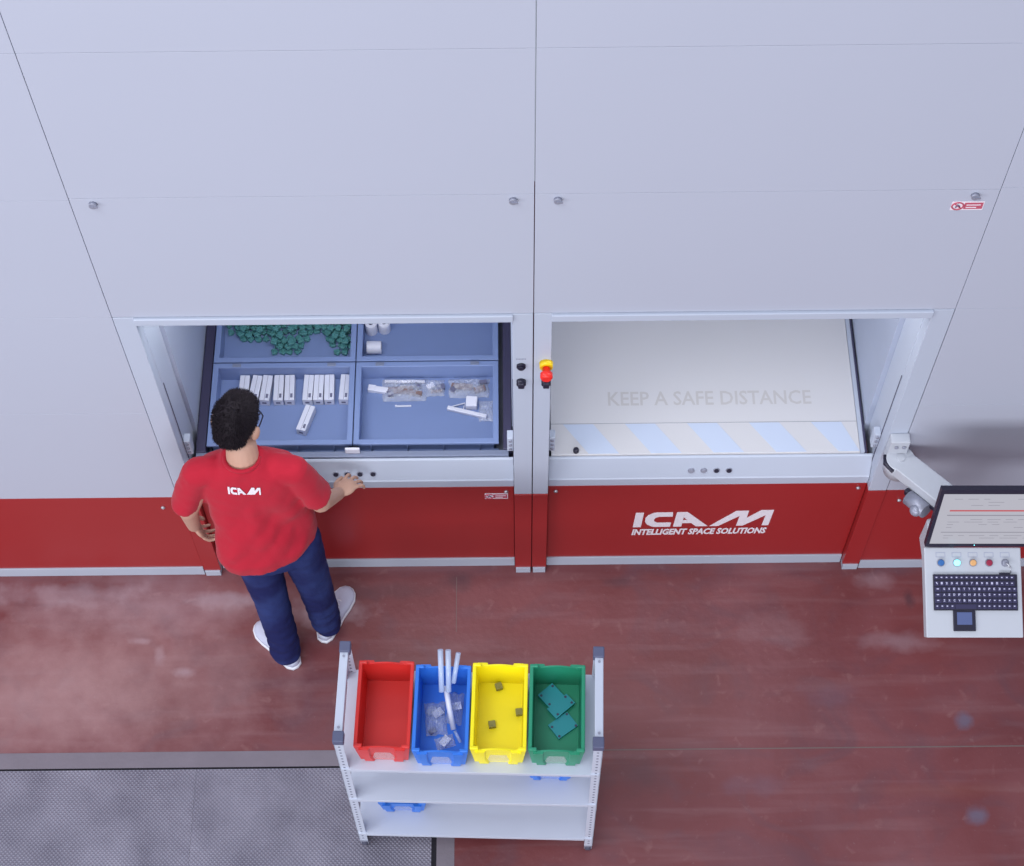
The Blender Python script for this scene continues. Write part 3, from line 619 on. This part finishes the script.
p = RC @ Vector((-0.30, -0.004, SHZ[2] + .0005)); bin_('parts_bin', 'small blue bin on the bottom shelf, at its left end', p, M['binblue'], .195, .20, .12, CA, 'small blue bins on the lower shelves')
BZ = SHZ[0] + .0070
# three cubes
for (x, y, a, lab) in ((-0.140, -0.962, .3, 'olive-grey cube at the back of the yellow bin'), (-0.064, -1.065, .1, 'olive-grey cube at the right wall of the yellow bin'), (-0.166, -1.113, .15, 'olive-grey cube nearest the front of the yellow bin')):
    b = MB(); b.box(-.013, .013, -.013, .013, 0, .022, .002); b.cyl((0, 0, .021), (0, 0, .025), .007, 12)
    o = b.build('small_cube', M['cube']); o.location = (x, y, BZ); o.rotation_euler = (0, 0, a); tag(o, lab, 'cube', 'small cubes in the yellow bin')
def tplate(x, y, z, a, w, d, lab, tilt=0.0, notch=True):
    root = thing('teal_plate', lab, 'plate', (x, y, z), a, 'teal plates in the green bin'); root.rotation_euler = (tilt, 0, a)
    P = [(-w, -d), (w, -d), (w, d), (-w, d)] if not notch else [(-w, -d), (w * .1, -d), (w * .1, -d - .010), (w, -d - .010), (w, d), (w * .15, d), (w * .15, d - .012), (-w, d - .012)]
    b = MB(); b.prism(P, lambda u, v, t: Vector((u, v, t)), .010); b.build('sheet', M['plate'], root, world=False)
    b = MB()
    for hx in ((-.8, .8, -.8, .8, 0.0, 0.25) if notch else (-.8, .8, -.8, .8)):
        pass
    pts = [(-.82 * w, -.78 * d), (.84 * w, -.86 * d), (-.82 * w, .55 * d), (.84 * w, .78 * d)] + ([(.28 * w, .72 * d), (-.02 * w, -.78 * d)] if notch else [])
    for hx, hy in pts: b.cyl((hx, hy, .0095), (hx, hy, .0106), .005, 10)
    plabel(b.build('bolt_hole', M['dark'], root, world=False), 'dark bolt holes'); return root
tplate(0.077, -1.018, BZ + .0125, -0.86, .058, .043, 'larger notched teal plate with six holes lying across the green bin', 0.0, True)
tplate(0.100, -1.118, BZ, 0.62, .045, .034, 'smaller teal plate with four holes nearest the front of the green bin', 0.0, False)
# blue bin contents: clear tubes and bags
def tubes(p0, p1, r, lab, bend=None, m='tube'):
    pts = [Vector(p0)] + ([Vector(bend)] if bend else []) + [Vector(p1)]
    b = MB(); b.tube(pts, r, 12); o = b.build('clear_tube', M[m], origin=pts[0]); tag(o, lab, 'tube', 'clear tubes in the blue bin')
yb = BINP['blue'].y; xb = BINP['blue'].x
tubes((-.352, -1.02, BZ + .115), (-.354, -.896, BZ + .222), .0105, 'clear tube standing out of the blue bin, leftmost of the three')
tubes((-.326, -1.02, BZ + .115), (-.325, -.898, BZ + .222), .0105, 'clear tube standing out of the blue bin, middle of the three')
tubes((-.308, -.99, BZ + .125), (-.288, -.898, BZ + .195), .0095, 'shorter leaning clear tube standing out of the blue bin, rightmost of the three')
tubes((-.338, -.995, BZ + .105), (-.308, -1.150, BZ + .062), .0105, 'thick white tube lying on top of the bags in the blue bin', (-.325, -1.07, BZ + .094), 'white')
tubes((-.305, -1.150, BZ + .05), (-.283, -1.190, BZ + .034), .0060, 'short blue-clear tube at the front of the blue bin')
film('parts_bag', -.378, -1.085, .080, .130, .045, BZ, 'crumpled clear bag at the left of the blue bin', 11.2, [('paper_slip', 'white', bx(.01, .02, .012, .02, .015, .004, .5)), ('dark_clip', 'ink', bx(-.015, -.05, .004, .014, .010, .012, .5)), ('paper_slip', 'film', bx(-.016, .03, .010, .018, .012, .01, .9))], 0.08, 'clear bags in the blue bin')
film('parts_bag', -.306, -1.045, .060, .125, .055, BZ, 'crumpled clear bag with a white card at the right of the blue bin', 13.9, [('paper_slip', 'white', bx(.008, .000, .03, .017, .015, .004, .3))], -0.1, 'clear bags in the blue bin')
film('parts_bag', -.342, -1.178, .070, .048, .03, BZ + .002, 'small clear bag with a white slip at the front of the blue bin', 17.3, [('paper_slip', 'white', bx(.0, .0, .010, .020, .014, .010, .6))], 0.3, 'clear bags in the blue bin')

# ------------------------------------------------------------------ operator terminal on its arm
term = thing('operator_terminal', 'white operator terminal with lit screen and black keyboard on an arm from the post', 'terminal', (1.72, -0.43, 1.05))
# keyboard enclosure: sloping towards the operator
KB = Vector((1.522, -0.430, 1.10)); kx = Vector((1.0, -.012, 0)).normalized(); ky = (Vector((1.502, -.772, 0.945)) - KB); KD = 0.350; ky = Vector((0, ky.y, ky.z)).normalized(); kn = kx.cross(-ky).normalized()
if kn.z < 0: kn = -kn
KW = .376
P = lambda u, v, w=0.0: KB + kx * u + ky * v + kn * w       # u right, v towards the operator, w off the panel
def slab(b, u0, u1, v0, v1, w0, w1, bev=0.0):
    cs = [P(u, v, w) for w in (w0, w1) for u, v in ((u0, v0), (u1, v0), (u1, v1), (u0, v1))]
    vs = [b.bm.verts.new(c) for c in cs]
    fs = [b.bm.faces.new([vs[i] for i in q]) for q in ((3, 2, 1, 0), (4, 5, 6, 7), (0, 1, 5, 4), (1, 2, 6, 5), (2, 3, 7, 6), (3, 0, 4, 7))]
    if bev:
        r = bmesh.ops.bevel(b.bm, geom=list({e for v in vs for e in v.link_edges}), offset=bev, segments=2, affect='EDGES', profile=.5); fs = r['faces']
    b._new([f for f in fs if f.is_valid])
b = MB(); slab(b, 0, KW, 0, KD, -.05, 0.0, .004); enc = b.build('keyboard_enclosure', M['enclosure'], term)
kb = MB(); slab(kb, .030, KW - .020, .105, .245, 0, .010, .002); slab(kb, KW - .088, KW - .046, .098, .110, 0, .010, .002); kbo = kb.build('keyboard', M['black'], term)
ks = MB(); lg = MB()
random.seed(2)
ROWS = ('              ', '`1234567890-= ', ' QWERTYUIOP[] ', ' ASDFGHJKL;  ', ' ZXCVBNM,./  ', '              '); glyph = {}
for row in range(6):
    ki = 0; uu = .033; v = .109 + row * .0222
    while uu < KW - .024 - .008:
        w = .0195
        if row in (2, 3, 4) and uu < .034: w = .028
        if row == 5 and abs(uu - .112) < .012: w = .085
        if uu + w > KW - .022: w = KW - .022 - uu
        slab(ks, uu + .0012, uu + w - .0012, v + .001, v + (.0192 if row else .015), .010, .0135)
        chars = ROWS[row]; ki += 1
        if w > .012 and not (row == 5 and w > .05):
            ch = chars[ki - 1] if ki - 1 < len(chars) else ''
            if ch.strip():
                if ch not in glyph: glyph[ch] = text_polys(ch, .01, 0, .0004, .0075, .0088)
                text_mesh(lg, glyph[ch], lambda gu, gv: P(uu + w * .28 + gu, v + .0125 - gv, .0139))
            else: slab(lg, uu + w * .30, uu + w * .62, v + .006, v + .010, .0135, .0138)
        uu += w
ks.build('keycap', M['key'], kbo)['kind'] = 'stuff'
lg.build('key_legend', M['legend'], kbo)['kind'] = 'stuff'
tp = MB(); slab(tp, .104, .190, .245, .325, 0, .010, .002); tpo = tp.build('touchpad_frame', M['black'], term)
tp = MB(); slab(tp, .118, .176, .252, .300, .010, .0112); tp.build('touchpad', M['pad'], tpo)
bx0 = .063
for i, (mm, nm) in enumerate((('bblue', 'blue'), ('blit', 'lit cyan'), ('borange', 'amber'), ('bred', 'dark red'), ('greymetal', 'key-operated grey'))):
    u = bx0 + i * .0625; v = .060
    c = MB(); c.use(M['greymetal']).tube([P(u, v, -.001), P(u, v, .004)], [.0155, .0145], 20); c.use(M[mm]).tube([P(u, v, .003), P(u, v, .012), P(u, v, .014)], [.0122, .0122, .0095], 20)
    o = plabel(c.build('panel_button', None, term), nm + ' button')
    if i == 4:
        c = MB(); c.tube([P(u, v, .012), P(u + .004, v + .004, .020), P(u + .016, v + .018, .022)], .0032, 8); c.tube([P(u + .016, v + .018, .022), P(u + .020, v + .040, .004)], .0014, 6); plabel(c.build('key', M['steel'], o), 'small metal key with ring')
    c = MB()
    for (u0, u1, v0, v1) in ((-.018, .018, .020, .0212), (-.018, .018, .0368, .038), (-.018, -.0168, .020, .038), (.0168, .018, .020, .038)): slab(c, u + u0, u + u1, v0, v1, -.0002, .0006)
    c.build('label_frame', M['border'], term)
# monitor leaning back behind the enclosure
SB = Vector((1.524, -0.428, 1.106)); sx_ = Vector((1, -.012, 0)).normalized(); sup = (Vector((1.546, -.322, 1.452)) - SB).normalized(); sup = Vector((sup.x * .9, sup.y, sup.z)).normalized(); sn = sx_.cross(sup).normalized()
SW_, SH_ = .54, .315
S = lambda u, v, w=0.0: SB + sx_ * u + sup * v + sn * w
def sslab(b, u0, u1, v0, v1, w0, w1):
    vs = [b.bm.verts.new(S(u, v, w)) for w in (w0, w1) for u, v in ((u0, v0), (u1, v0), (u1, v1), (u0, v1))]
    b._new([b.bm.faces.new([vs[i] for i in q]) for q in ((3, 2, 1, 0), (4, 5, 6, 7), (0, 1, 5, 4), (1, 2, 6, 5), (2, 3, 7, 6), (3, 0, 4, 7))])
b = MB(); sslab(b, 0, SW_, 0, SH_, -.022, -.002); sslab(b, 0, SW_, 0, .014, -.002, .003); sslab(b, 0, SW_, SH_ - .022, SH_, -.002, .003); sslab(b, 0, .014, .014, SH_ - .022, -.002, .003); sslab(b, SW_ - .014, SW_, .014, SH_ - .022, -.002, .003)
mon = plabel(b.build('monitor', M['black'], term), 'black monitor housing')
b = MB(); sslab(b, .014, SW_ - .014, .014, SH_ - .022, -.002, -.0005); scr = plabel(b.build('screen', M['screen'], mon), 'lit white screen page')
b = MB(); b.use(M['sred']); sslab(b, .055, .50, .196, .203, -.0005, .0004); b.use(M['sgrey']); sslab(b, .050, .50, .172, .176, -.0005, .0003); sslab(b, .046, .50, .078, .081, -.0005, .0003)
random.seed(4)
for v in (.262, .245, .228, .150, .136, .122, .106, .060, .046):
    u = .06
    while u < .48:
        w = random.uniform(.02, .07)
        if random.random() < .5: sslab(b, u, u + w, v, v + .0014, -.0005, .0002)
        u += w + .02
b.build('screen_text', None, scr)
b = MB(); b.ball(S(.19, .010, .003), .0022, n=8); b.build('status_light', M['blit'], mon)
# rear housing under the monitor
b = MB(); b.box(1.548, 1.66, -.400, -.300, 0.93, 1.10, .012); b.build('rear_housing', M['enclosure'], term)
# arm: plate on the post, box arm out to the monitor, clamp below
b = MB(); b.box(1.412, 1.488, -.046, -.002, 1.100, 1.250, .004); pl_ = b.build('arm_plate', M['enclosure'], term)
for x in (1.437, 1.467):
    q = MB(); q.cyl((x, -.046, 1.215), (x, -.052, 1.215), .008, 14); q.build('screw', M['greymetal'], pl_)
A0, A1 = Vector((1.462, -.066, 1.125)), Vector((1.66, -.325, 1.20)); ad = (A1 - A0).normalized(); aside = ad.cross(Vector((0, 0, 1))).normalized(); aup = aside.cross(ad).normalized()
def aslab(b, l0, l1, s0, s1, h0, h1, bev=.004):
    vs = [b.bm.verts.new(A0 + ad * l + aside * s_ + aup * h) for h in (h0, h1) for l, s_ in ((l0, s0), (l1, s0), (l1, s1), (l0, s1))]
    fs = [b.bm.faces.new([vs[i] for i in q]) for q in ((3, 2, 1, 0), (4, 5, 6, 7), (0, 1, 5, 4), (1, 2, 6, 5), (2, 3, 7, 6), (3, 0, 4, 7))]
    r = bmesh.ops.bevel(b.bm, geom=list({e for v in vs for e in v.link_edges}), offset=bev, segments=2, affect='EDGES', profile=.5)
b = MB(); aslab(b, -.03, (A1 - A0).length, -.052, .050, -.03, .03); arm = b.build('arm', M['enclosure'], term)
b = MB(); b.cyl(A0 + Vector((0, 0, -.06)), A0 + Vector((0, 0, .034)), .056, 28); b.build('arm_pivot', M['enclosure'], term)
b = MB(); b.cyl(A0 + Vector((0, 0, .034)), A0 + Vector((0, 0, .039)), .016, 20); b.build('pivot_cap', M['enclosure'], arm)
b = MB(); b.tube([A0 + Vector((-.058, .022, .020)), A0 + Vector((-.060, -.016, .020)), A0 + Vector((-.034, -.052, .020))], [.007, .010, .009], 10); plabel(b.build('cable_gap', M['black'], term), 'dark curved gasket at the pivot')
b = MB(); aslab(b, .10, .21, .052, .074, -.05, -.02); aslab(b, .13, .26, .036, .054, -.045, -.02); plabel(b.build('clamp_strap', M['black'], arm), 'dark clamp strap under the arm')
b = MB(); q0 = A0 + ad * .17 + aside * .072 - aup * .045; b.cyl(q0 - ad * .045, q0 + ad * .05, .032, 20); b.ball(q0 + ad * .02 + aside * .025, .025, n=14); plabel(b.build('clamp_lever', M['greymetal'], arm), 'grey metal clamp knob')

# ------------------------------------------------------------------ person
person = thing('person', 'person in red t-shirt, navy jeans and pale shoes reaching for the console buttons', 'person', (-1.01, -0.34, 0.0))
def remesh(o, vox, smooth=6, fac=.5):
    m = o.modifiers.new('r', 'REMESH'); m.mode = 'VOXEL'; m.voxel_size = vox; m.use_smooth_shade = True
    if smooth: s = o.modifiers.new('s', 'SMOOTH'); s.factor = fac; s.iterations = smooth
    return evald(o)
def limb(b, pts, n=16):
    """tapered chain through (point, radius) with balls at the joints"""
    for (p, r), (q, s) in zip(pts, pts[1:]):
        p, q = Vector(p), Vector(q); K = 5
        b.tube([p.lerp(q, k / K) for k in range(K + 1)], [r + (s - r) * k / K for k in range(K + 1)], n)
    for p, r in pts: b.ball(p, r, n=n)
def ering(c, a, b_, yaw=0.0, n=36, pw=2.5, tilt=None):
    out = []
    for k in range(n):
        t = 2 * math.pi * k / n; ct, st = math.cos(t), math.sin(t)
        x = a * math.copysign(abs(ct) ** (2 / pw), ct); y = b_ * math.copysign(abs(st) ** (2 / pw), st)
        v = Vector((x * math.cos(yaw) - y * math.sin(yaw), x * math.sin(yaw) + y * math.cos(yaw), 0))
        if tilt: v.z = v.y * tilt[1] + v.x * tilt[0]
        out.append(Vector(c) + v)
    return out
def hand(b, wrist, fwd, palmdir, side, curl, spread=1.0, sc=1.0):
    """wrist point, finger direction, direction the palm faces, side = +1 thumb on the +cross side"""
    f = Vector(fwd).normalized(); pn = Vector(palmdir); pn = (pn - f * pn.dot(f)).normalized(); r = f.cross(pn).normalized() * side   # r towards the thumb
    w = Vector(wrist)
    T = Matrix((r, f, pn)).transposed().to_4x4(); T.translation = w
    b.ball((0, .048 * sc, 0), (.040 * sc, .052 * sc, .0155 * sc), T, 20); b.ball((.012 * sc, .028 * sc, .006 * sc), (.024 * sc, .034 * sc, .016 * sc), T, 16); b.ball((0, .008, 0), (.026 * sc, .026 * sc, .018 * sc), T, 16)
    for i, (x, L) in enumerate(((.033, .072), (.0115, .081), (-.0105, .075), (-.031, .058))):
        p = Vector((x * sc, .086 * sc, 0)); a = curl[i]; d_ang = -x * 6.0 * spread; pts = [(T @ Vector((x * .8 * sc, .058 * sc, 0)), .0088 * sc), (T @ p, .0086 * sc)]; ang = 0.0
        for seg, k in ((.45, .55), (.31, 1.0), (.24, .75)):
            ang += a * k; d = Vector((-math.sin(d_ang) * math.cos(ang), math.cos(d_ang) * math.cos(ang), math.sin(ang))); p = p + d * L * seg * sc
            pts.append((T @ p, (.0080 if seg > .4 else .0074 if seg > .3 else .0066) * sc))
        limb(b, pts, 12)
    th = [Vector((.024, .022, .006)), Vector((.047, .048, .016)), Vector((.056, .076, .022)), Vector((.058, .098, .026))]
    limb(b, [(T @ (v * sc), rr * sc) for v, rr in zip(th, (.014, .0118, .0102, .0085))], 12)

# joints
neck0, neck1 = Vector((-1.10, -.215, 1.44)), Vector((-1.100, -.180, 1.530))
shL, elL, wrL = Vector((-1.280, -.225, 1.405)), Vector((-1.358, -.250, 1.135)), Vector((-1.376, -.205, .905))
shR, elR, wrR = Vector((-.915, -.220, 1.405)), Vector((-.838, -.225, 1.135)), Vector((-.790, -.098, .962))
hipL, knL, anL = Vector((-1.132, -.290, .90)), Vector((-1.106, -.340, .50)), Vector((-1.084, -.416, .10))
hipR, knR, anR = Vector((-.955, -.265, .90)), Vector((-.928, -.275, .50)), Vector((-.910, -.285, .10))
b = MB()
b.loft([ering(c, a, d, y) for c, a, d, y in (((-1.04, -.268, .84), .13, .088, .3), ((-1.045, -.268, .95), .130, .090, .28), ((-1.06, -.228, 1.10), .130, .095, .2), ((-1.08, -.195, 1.25), .155, .10, .12), ((-1.092, -.195, 1.36), .165, .092, .06), ((-1.098, -.212, 1.44), .10, .062, 0))])
limb(b, [(neck0, .066), (neck1, .059)])
limb(b, [(shL + Vector((.02, 0, -.02)), .046), (elL, .041), (wrL, .0275)]); limb(b, [(shR + Vector((-.02, 0, -.02)), .046), (elR, .041), (wrR, .0275)])
limb(b, [(hipL, .088), (knL, .058), (anL, .042)]); limb(b, [(hipR, .088), (knR, .058), (anR, .042)])
for an, d in ((anL, Vector((-.66, .75, 0))), (anR, Vector((.44, .90, 0)))): limb(b, [(an + Vector((0, 0, -.03)) - d * .025, .036), (an + d * .10 + Vector((0, 0, -.062)), .030)])
hand(b, wrL, (.22, .10, -.97), (.9, .45, .2), -1, (.35, .42, .5, .6))
hand(b, wrR, (.58, .76, -.30), (.10, .10, -.99), 1, (.50, .42, .46, .55), 1.15)
# head in its own frame: x right, y forward, z up
HM = Matrix.Translation((-1.112, -.134, 1.612)) @ Matrix.Rotation(rad(-18), 4, 'Z') @ Matrix.Rotation(rad(4), 4, 'Y') @ Matrix.Rotation(rad(-24), 4, 'X')
b.ball((0, -.012, .030), (.077, .097, .086), HM, 28); b.ball((0, .030, -.025), (.064, .068, .080), HM, 24); b.ball((0, .052, -.078), (.044, .040, .034), HM, 20); b.ball((0, .074, -.095), (.022, .019, .018), HM, 16)
b.ball((0, .076, .012), (.052, .020, .014), HM, 16)                                  # brow
b.tube([HM @ Vector(p) for p in ((0, .088, .010), (0, .102, -.018), (0, .113, -.034), (0, .098, -.044))], [.009, .011, .014, .010], 12)
b.ball((0, .090, -.064), (.024, .010, .006), HM, 14); b.ball((0, .088, -.074), (.021, .010, .006), HM, 14)   # lips
for s in (-1, 1):
    b.ball((s * .036, .070, -.020), (.022, .020, .020), HM, 14)
    b.ball((s * .084, -.006, -.012), (.012, .021, .033), HM @ Matrix.Translation((s * .084, -.006, -.012)) @ Matrix.Rotation(s * rad(-18), 4, 'Z') @ Matrix.Translation((-s * .084, .006, .012)), 16)
body = b.build('body', M['skin'], person, smooth=True)
remesh(body, .0040, 4)
for s in (-1, 1):
    b = MB(); b.use(M['eye']).ball((s * .033, .082, -.002), .0125, HM, 16); b.use(M['iris']).ball((s * .033, .0915, -.003), (.0052, .004, .0052), HM, 10); b.build('eye', None, person)
# glasses
b = MB()
for s in (-1, 1):
    c = [HM @ Vector((s * .034 + .024 * math.cos(a), .106, -.006 + .017 * math.sin(a))) for a in [k * math.pi / 9 for k in range(19)]]; b.tube(c, .0024, 8)
    b.tube([HM @ Vector(p) for p in ((s * .058, .106, .0), (s * .076, .085, .002), (s * .083, .040, .002), (s * .088, .0, .004))], .0028, 8)
b.tube([HM @ Vector(p) for p in ((-.010, .106, -.002), (0, .109, .002), (.010, .106, -.002))], .0022, 8)
b.build('glasses', M['black'], person)
# hair: cap plus short tufts
b = MB(); b.ball((0, -.018, .040), (.081, .104, .088), HM, 30); b.ball((0, -.050, -.012), (.066, .056, .060), HM, 24); b.ball((0, .030, .070), (.068, .062, .052), HM, 24)
hair = b.build('hair', M['hair'], person, smooth=True); remesh(hair, .006, 3)
HMi = HM.inverted(); me = hair.data; ploc = person.location
nrms = [v.normal.copy() for v in me.vertices]
for v, nv in zip(me.vertices, nrms):
    w = v.co + ploc; v.co += nv * (noise.noise(w * 60) * .003 + noise.noise(w * 22) * .0018)
bm = bmesh.new(); bm.from_mesh(me); random.seed(8)
fc = [f_ for f_ in bm.faces]; base = [(f_.calc_center_median(), f_.normal.copy()) for f_ in fc]
crown = (HM @ Vector((.01, -.05, .11))) - ploc
for _ in range(5200):
    c, n_ = random.choice(base); l = HMi @ (c + ploc)
    if l.z < -.055 and l.y > -.06: continue
    fl_ = (c - crown); fl_ = (fl_ - n_ * fl_.dot(n_)); fl_ = fl_.normalized() if fl_.length > 1e-5 else Vector((1, 0, 0))
    d = (n_ * random.uniform(.5, .9) + fl_ * random.uniform(.2, 1.0) + Vector((random.uniform(-.3, .3), random.uniform(-.3, .3), random.uniform(-.3, .3)))).normalized()
    t1 = d.orthogonal().normalized() * .0016; t2 = d.cross(t1); L_ = random.uniform(.007, .014)
    vs = [bm.verts.new(c + t1), bm.verts.new(c - t1 * .5 + t2 * .87), bm.verts.new(c - t1 * .5 - t2 * .87), bm.verts.new(c + d * L_)]
    for q in ((0, 1, 3), (1, 2, 3), (2, 0, 3)): bm.faces.new([vs[i] for i in q])
bm.to_mesh(me); bm.free()
# t-shirt
b = MB()
TS = [((-1.062, -.270, .905), .196, .138, .34), ((-1.068, -.264, .96), .199, .142, .32), ((-1.074, -.247, 1.02), .200, .136, .22), ((-1.076, -.222, 1.12), .198, .126, .16), ((-1.084, -.205, 1.22), .203, .124, .10), ((-1.092, -.200, 1.31), .204, .116, .05), ((-1.097, -.205, 1.385), .198, .098, .02), ((-1.099, -.212, 1.430), .165, .080, 0), ((-1.100, -.214, 1.462), .105, .070, 0), ((-1.100, -.208, 1.486), .078, .066, 0)]
b.loft([ering(c, a, d, y, 48, 2.5, ((.16, 0) if i == 0 else (.10, 0) if i == 1 else None)) for i, (c, a, d, y) in enumerate(TS)])
for sh, el, k in ((shL, elL, .80), (shR, elR, .80)):
    e = sh.lerp(el, k); out = Vector((-.02 if sh is shL else .02, 0, 0))
    limb(b, [(sh.lerp(Vector((-1.098, -.212, 1.43)), .35), .060), (sh + Vector((0, 0, -.012)), .062)])
    b.tube([sh, sh.lerp(e, .5) + out * .4, e + out * .5], [.060, .062, .065], 20)
shirt = b.build('t_shirt', M['shirt'], person, smooth=True); remesh(shirt, .0065, 7)
nrms = [v.normal.copy() for v in shirt.data.vertices]
for v, nv in zip(shirt.data.vertices, nrms):
    w = v.co + ploc
    lowb = max(0.0, min(1.0, (1.34 - w.z) / .22)); sd = math.tanh((w.x + 1.085) * 9)
    n1 = noise.noise(Vector(((w.x + 1.085) * 9 + sd * (w.z - 1.1) * 5, w.y * 4, w.z * 3.2 + 3.0))) * .034
    n2 = noise.noise(Vector((w.x * 16 - w.z * 10, w.y * 11, w.z * 9 + w.x * 4))) * .009
    n3 = noise.noise(Vector((w.x * 30, w.y * 30, w.z * 24))) * .0022
    v.co += nv * ((n1 + n2) * (.12 + .88 * lowb) + n3)
# collar
b = MB(); cr_ = [Vector((-1.100 + .068 * math.cos(a), -.208 + .066 * math.sin(a), 1.480 - .012 * math.sin(a))) for a in [k * 2 * math.pi / 28 for k in range(29)]]
b.tube(cr_, .0085, 8); b.build('collar', M['shirt'], shirt)
# logo across the shoulder blades, laid onto the cloth
dg = bpy.context.evaluated_depsgraph_get(); bvh = BVHTree.FromPolygons([v.co + ploc for v in shirt.data.vertices], [tuple(p.vertices) for p in shirt.data.polygons])
b = MB(); b.use(M['logo']); tmp = bmesh.new()
LW_, LH_ = .124, .040
for p in polys:
    fv = [tmp.verts.new((u / lw * LW_, v / lh * LH_, 0)) for u, v in p]; tmp.faces.new(fv)
bmesh.ops.triangulate(tmp, faces=tmp.faces[:]); bmesh.ops.subdivide_edges(tmp, edges=tmp.edges[:], cuts=2, use_grid_fill=False)
vm = {}
for v in tmp.verts:
    src = Vector((-1.161 + v.co.x, -.9, 1.375 + v.co.y - v.co.x * .11)); hit, nn, _, _ = bvh.ray_cast(src, Vector((0, 1, 0)))
    vm[v] = b.bm.verts.new((hit if hit else Vector((src.x, -.29, src.z))) + Vector((0, -.0028, .0012)))
for fa in tmp.faces: b.bm.faces.new([vm[v] for v in fa.verts])
tmp.free(); plabel(b.build('logo', None, shirt), 'white logo across the shoulder blades')
# jeans
b = MB()
b.loft([ering(c, a, d, y) for c, a, d, y in (((-1.04, -.275, .80), .158, .106, .28), ((-1.042, -.270, .88), .160, .110, .28), ((-1.050, -.262, .95), .158, .112, .28), ((-1.056, -.246, 1.02), .155, .110, .24))])
limb(b, [(hipL + Vector((0, 0, -.02)), .098), (knL, .075), (anL + Vector((0, 0, -.012)), .064)], 24); limb(b, [(hipR + Vector((0, 0, -.02)), .098), (knR, .075), (anR + Vector((0, 0, -.012)), .064)], 24)
jeans = b.build('jeans', M['jeans'], person, smooth=True); remesh(jeans, .0065, 6)
nrms = [v.normal.copy() for v in jeans.data.vertices]
for v, nv in zip(jeans.data.vertices, nrms):
    w = v.co + ploc
    k = max(0, min(1, (.45 - w.z) / .35)) + .35
    v.co += nv * (noise.noise(Vector((w.x * 12, w.y * 12, w.z * 26))) * .007 * k + noise.noise(Vector((w.x * 25, w.y * 25, w.z * 40))) * .003 * k)
b = MB(); b.box(-1.155, -1.075, -.3995, -.394, .79, .87, .002); bb = b  # back pocket (under the shirt hem)
# shoes
def shoe(an, fd, lab):
    f_ = Vector(fd).normalized(); r_ = Vector((f_.y, -f_.x, 0)); h0 = Vector((an.x, an.y, 0)) - f_ * .068
    T = Matrix((r_, f_, Vector((0, 0, 1)))).transposed().to_4x4(); T.translation = h0; L_ = .285
    def outline(z, k, sh=0.0):
        pts = []
        for t_, w in ((.0, .0), (.006, .022), (.03, .037), (.10, .042), (.14, .041), (.19, .048), (.235, .049), (.265, .037), (.28, .020), (.285, .0)): pts.append((t_, w))
        rt = [(w * k, .142 + (t_ - .142) * (1 - (1 - k) * .5) + sh) for t_, w in pts]; lf = [(-w * k, t_) for w, t_ in reversed(rt[1:-1])]
        return [T @ Vector((x, y, z(y) if callable(z) else z)) for x, y in rt + lf]
    b = MB(); b.loft([outline(0.0, .97), outline(.006, 1.03), outline(.026, 1.03), outline(.028, .98)])
    up = MB(); top = lambda y: .096 if y < .10 else max(.050, .096 - (y - .10) * .34)
    up.loft([outline(.024, .98), outline(lambda y: .024 + (top(y) - .024) * .5, .95), outline(lambda y: .024 + (top(y) - .024) * .85, .80), outline(lambda y: top(y), .55), outline(lambda y: top(y) + .002, .25)])
    u = up.build('shoe', M['shoe'], person, smooth=True); plabel(u, lab)
    b.build('sole', M['sole'], u)
    l = MB()
    for k in range(4):
        y = .125 + k * .022; z = top(y) + .001; l.tube([T @ Vector((-.022, y, z - .010)), T @ Vector((0, y + .003, z + .003)), T @ Vector((.022, y, z - .010))], .003, 6)
    l.build('lace', M['sole'], u); return u
shoe(anL, (-.67, .74, 0), 'left shoe, heel towards the cart'); shoe(anR, (.40, .91, 0), 'right shoe, toe towards the machine')
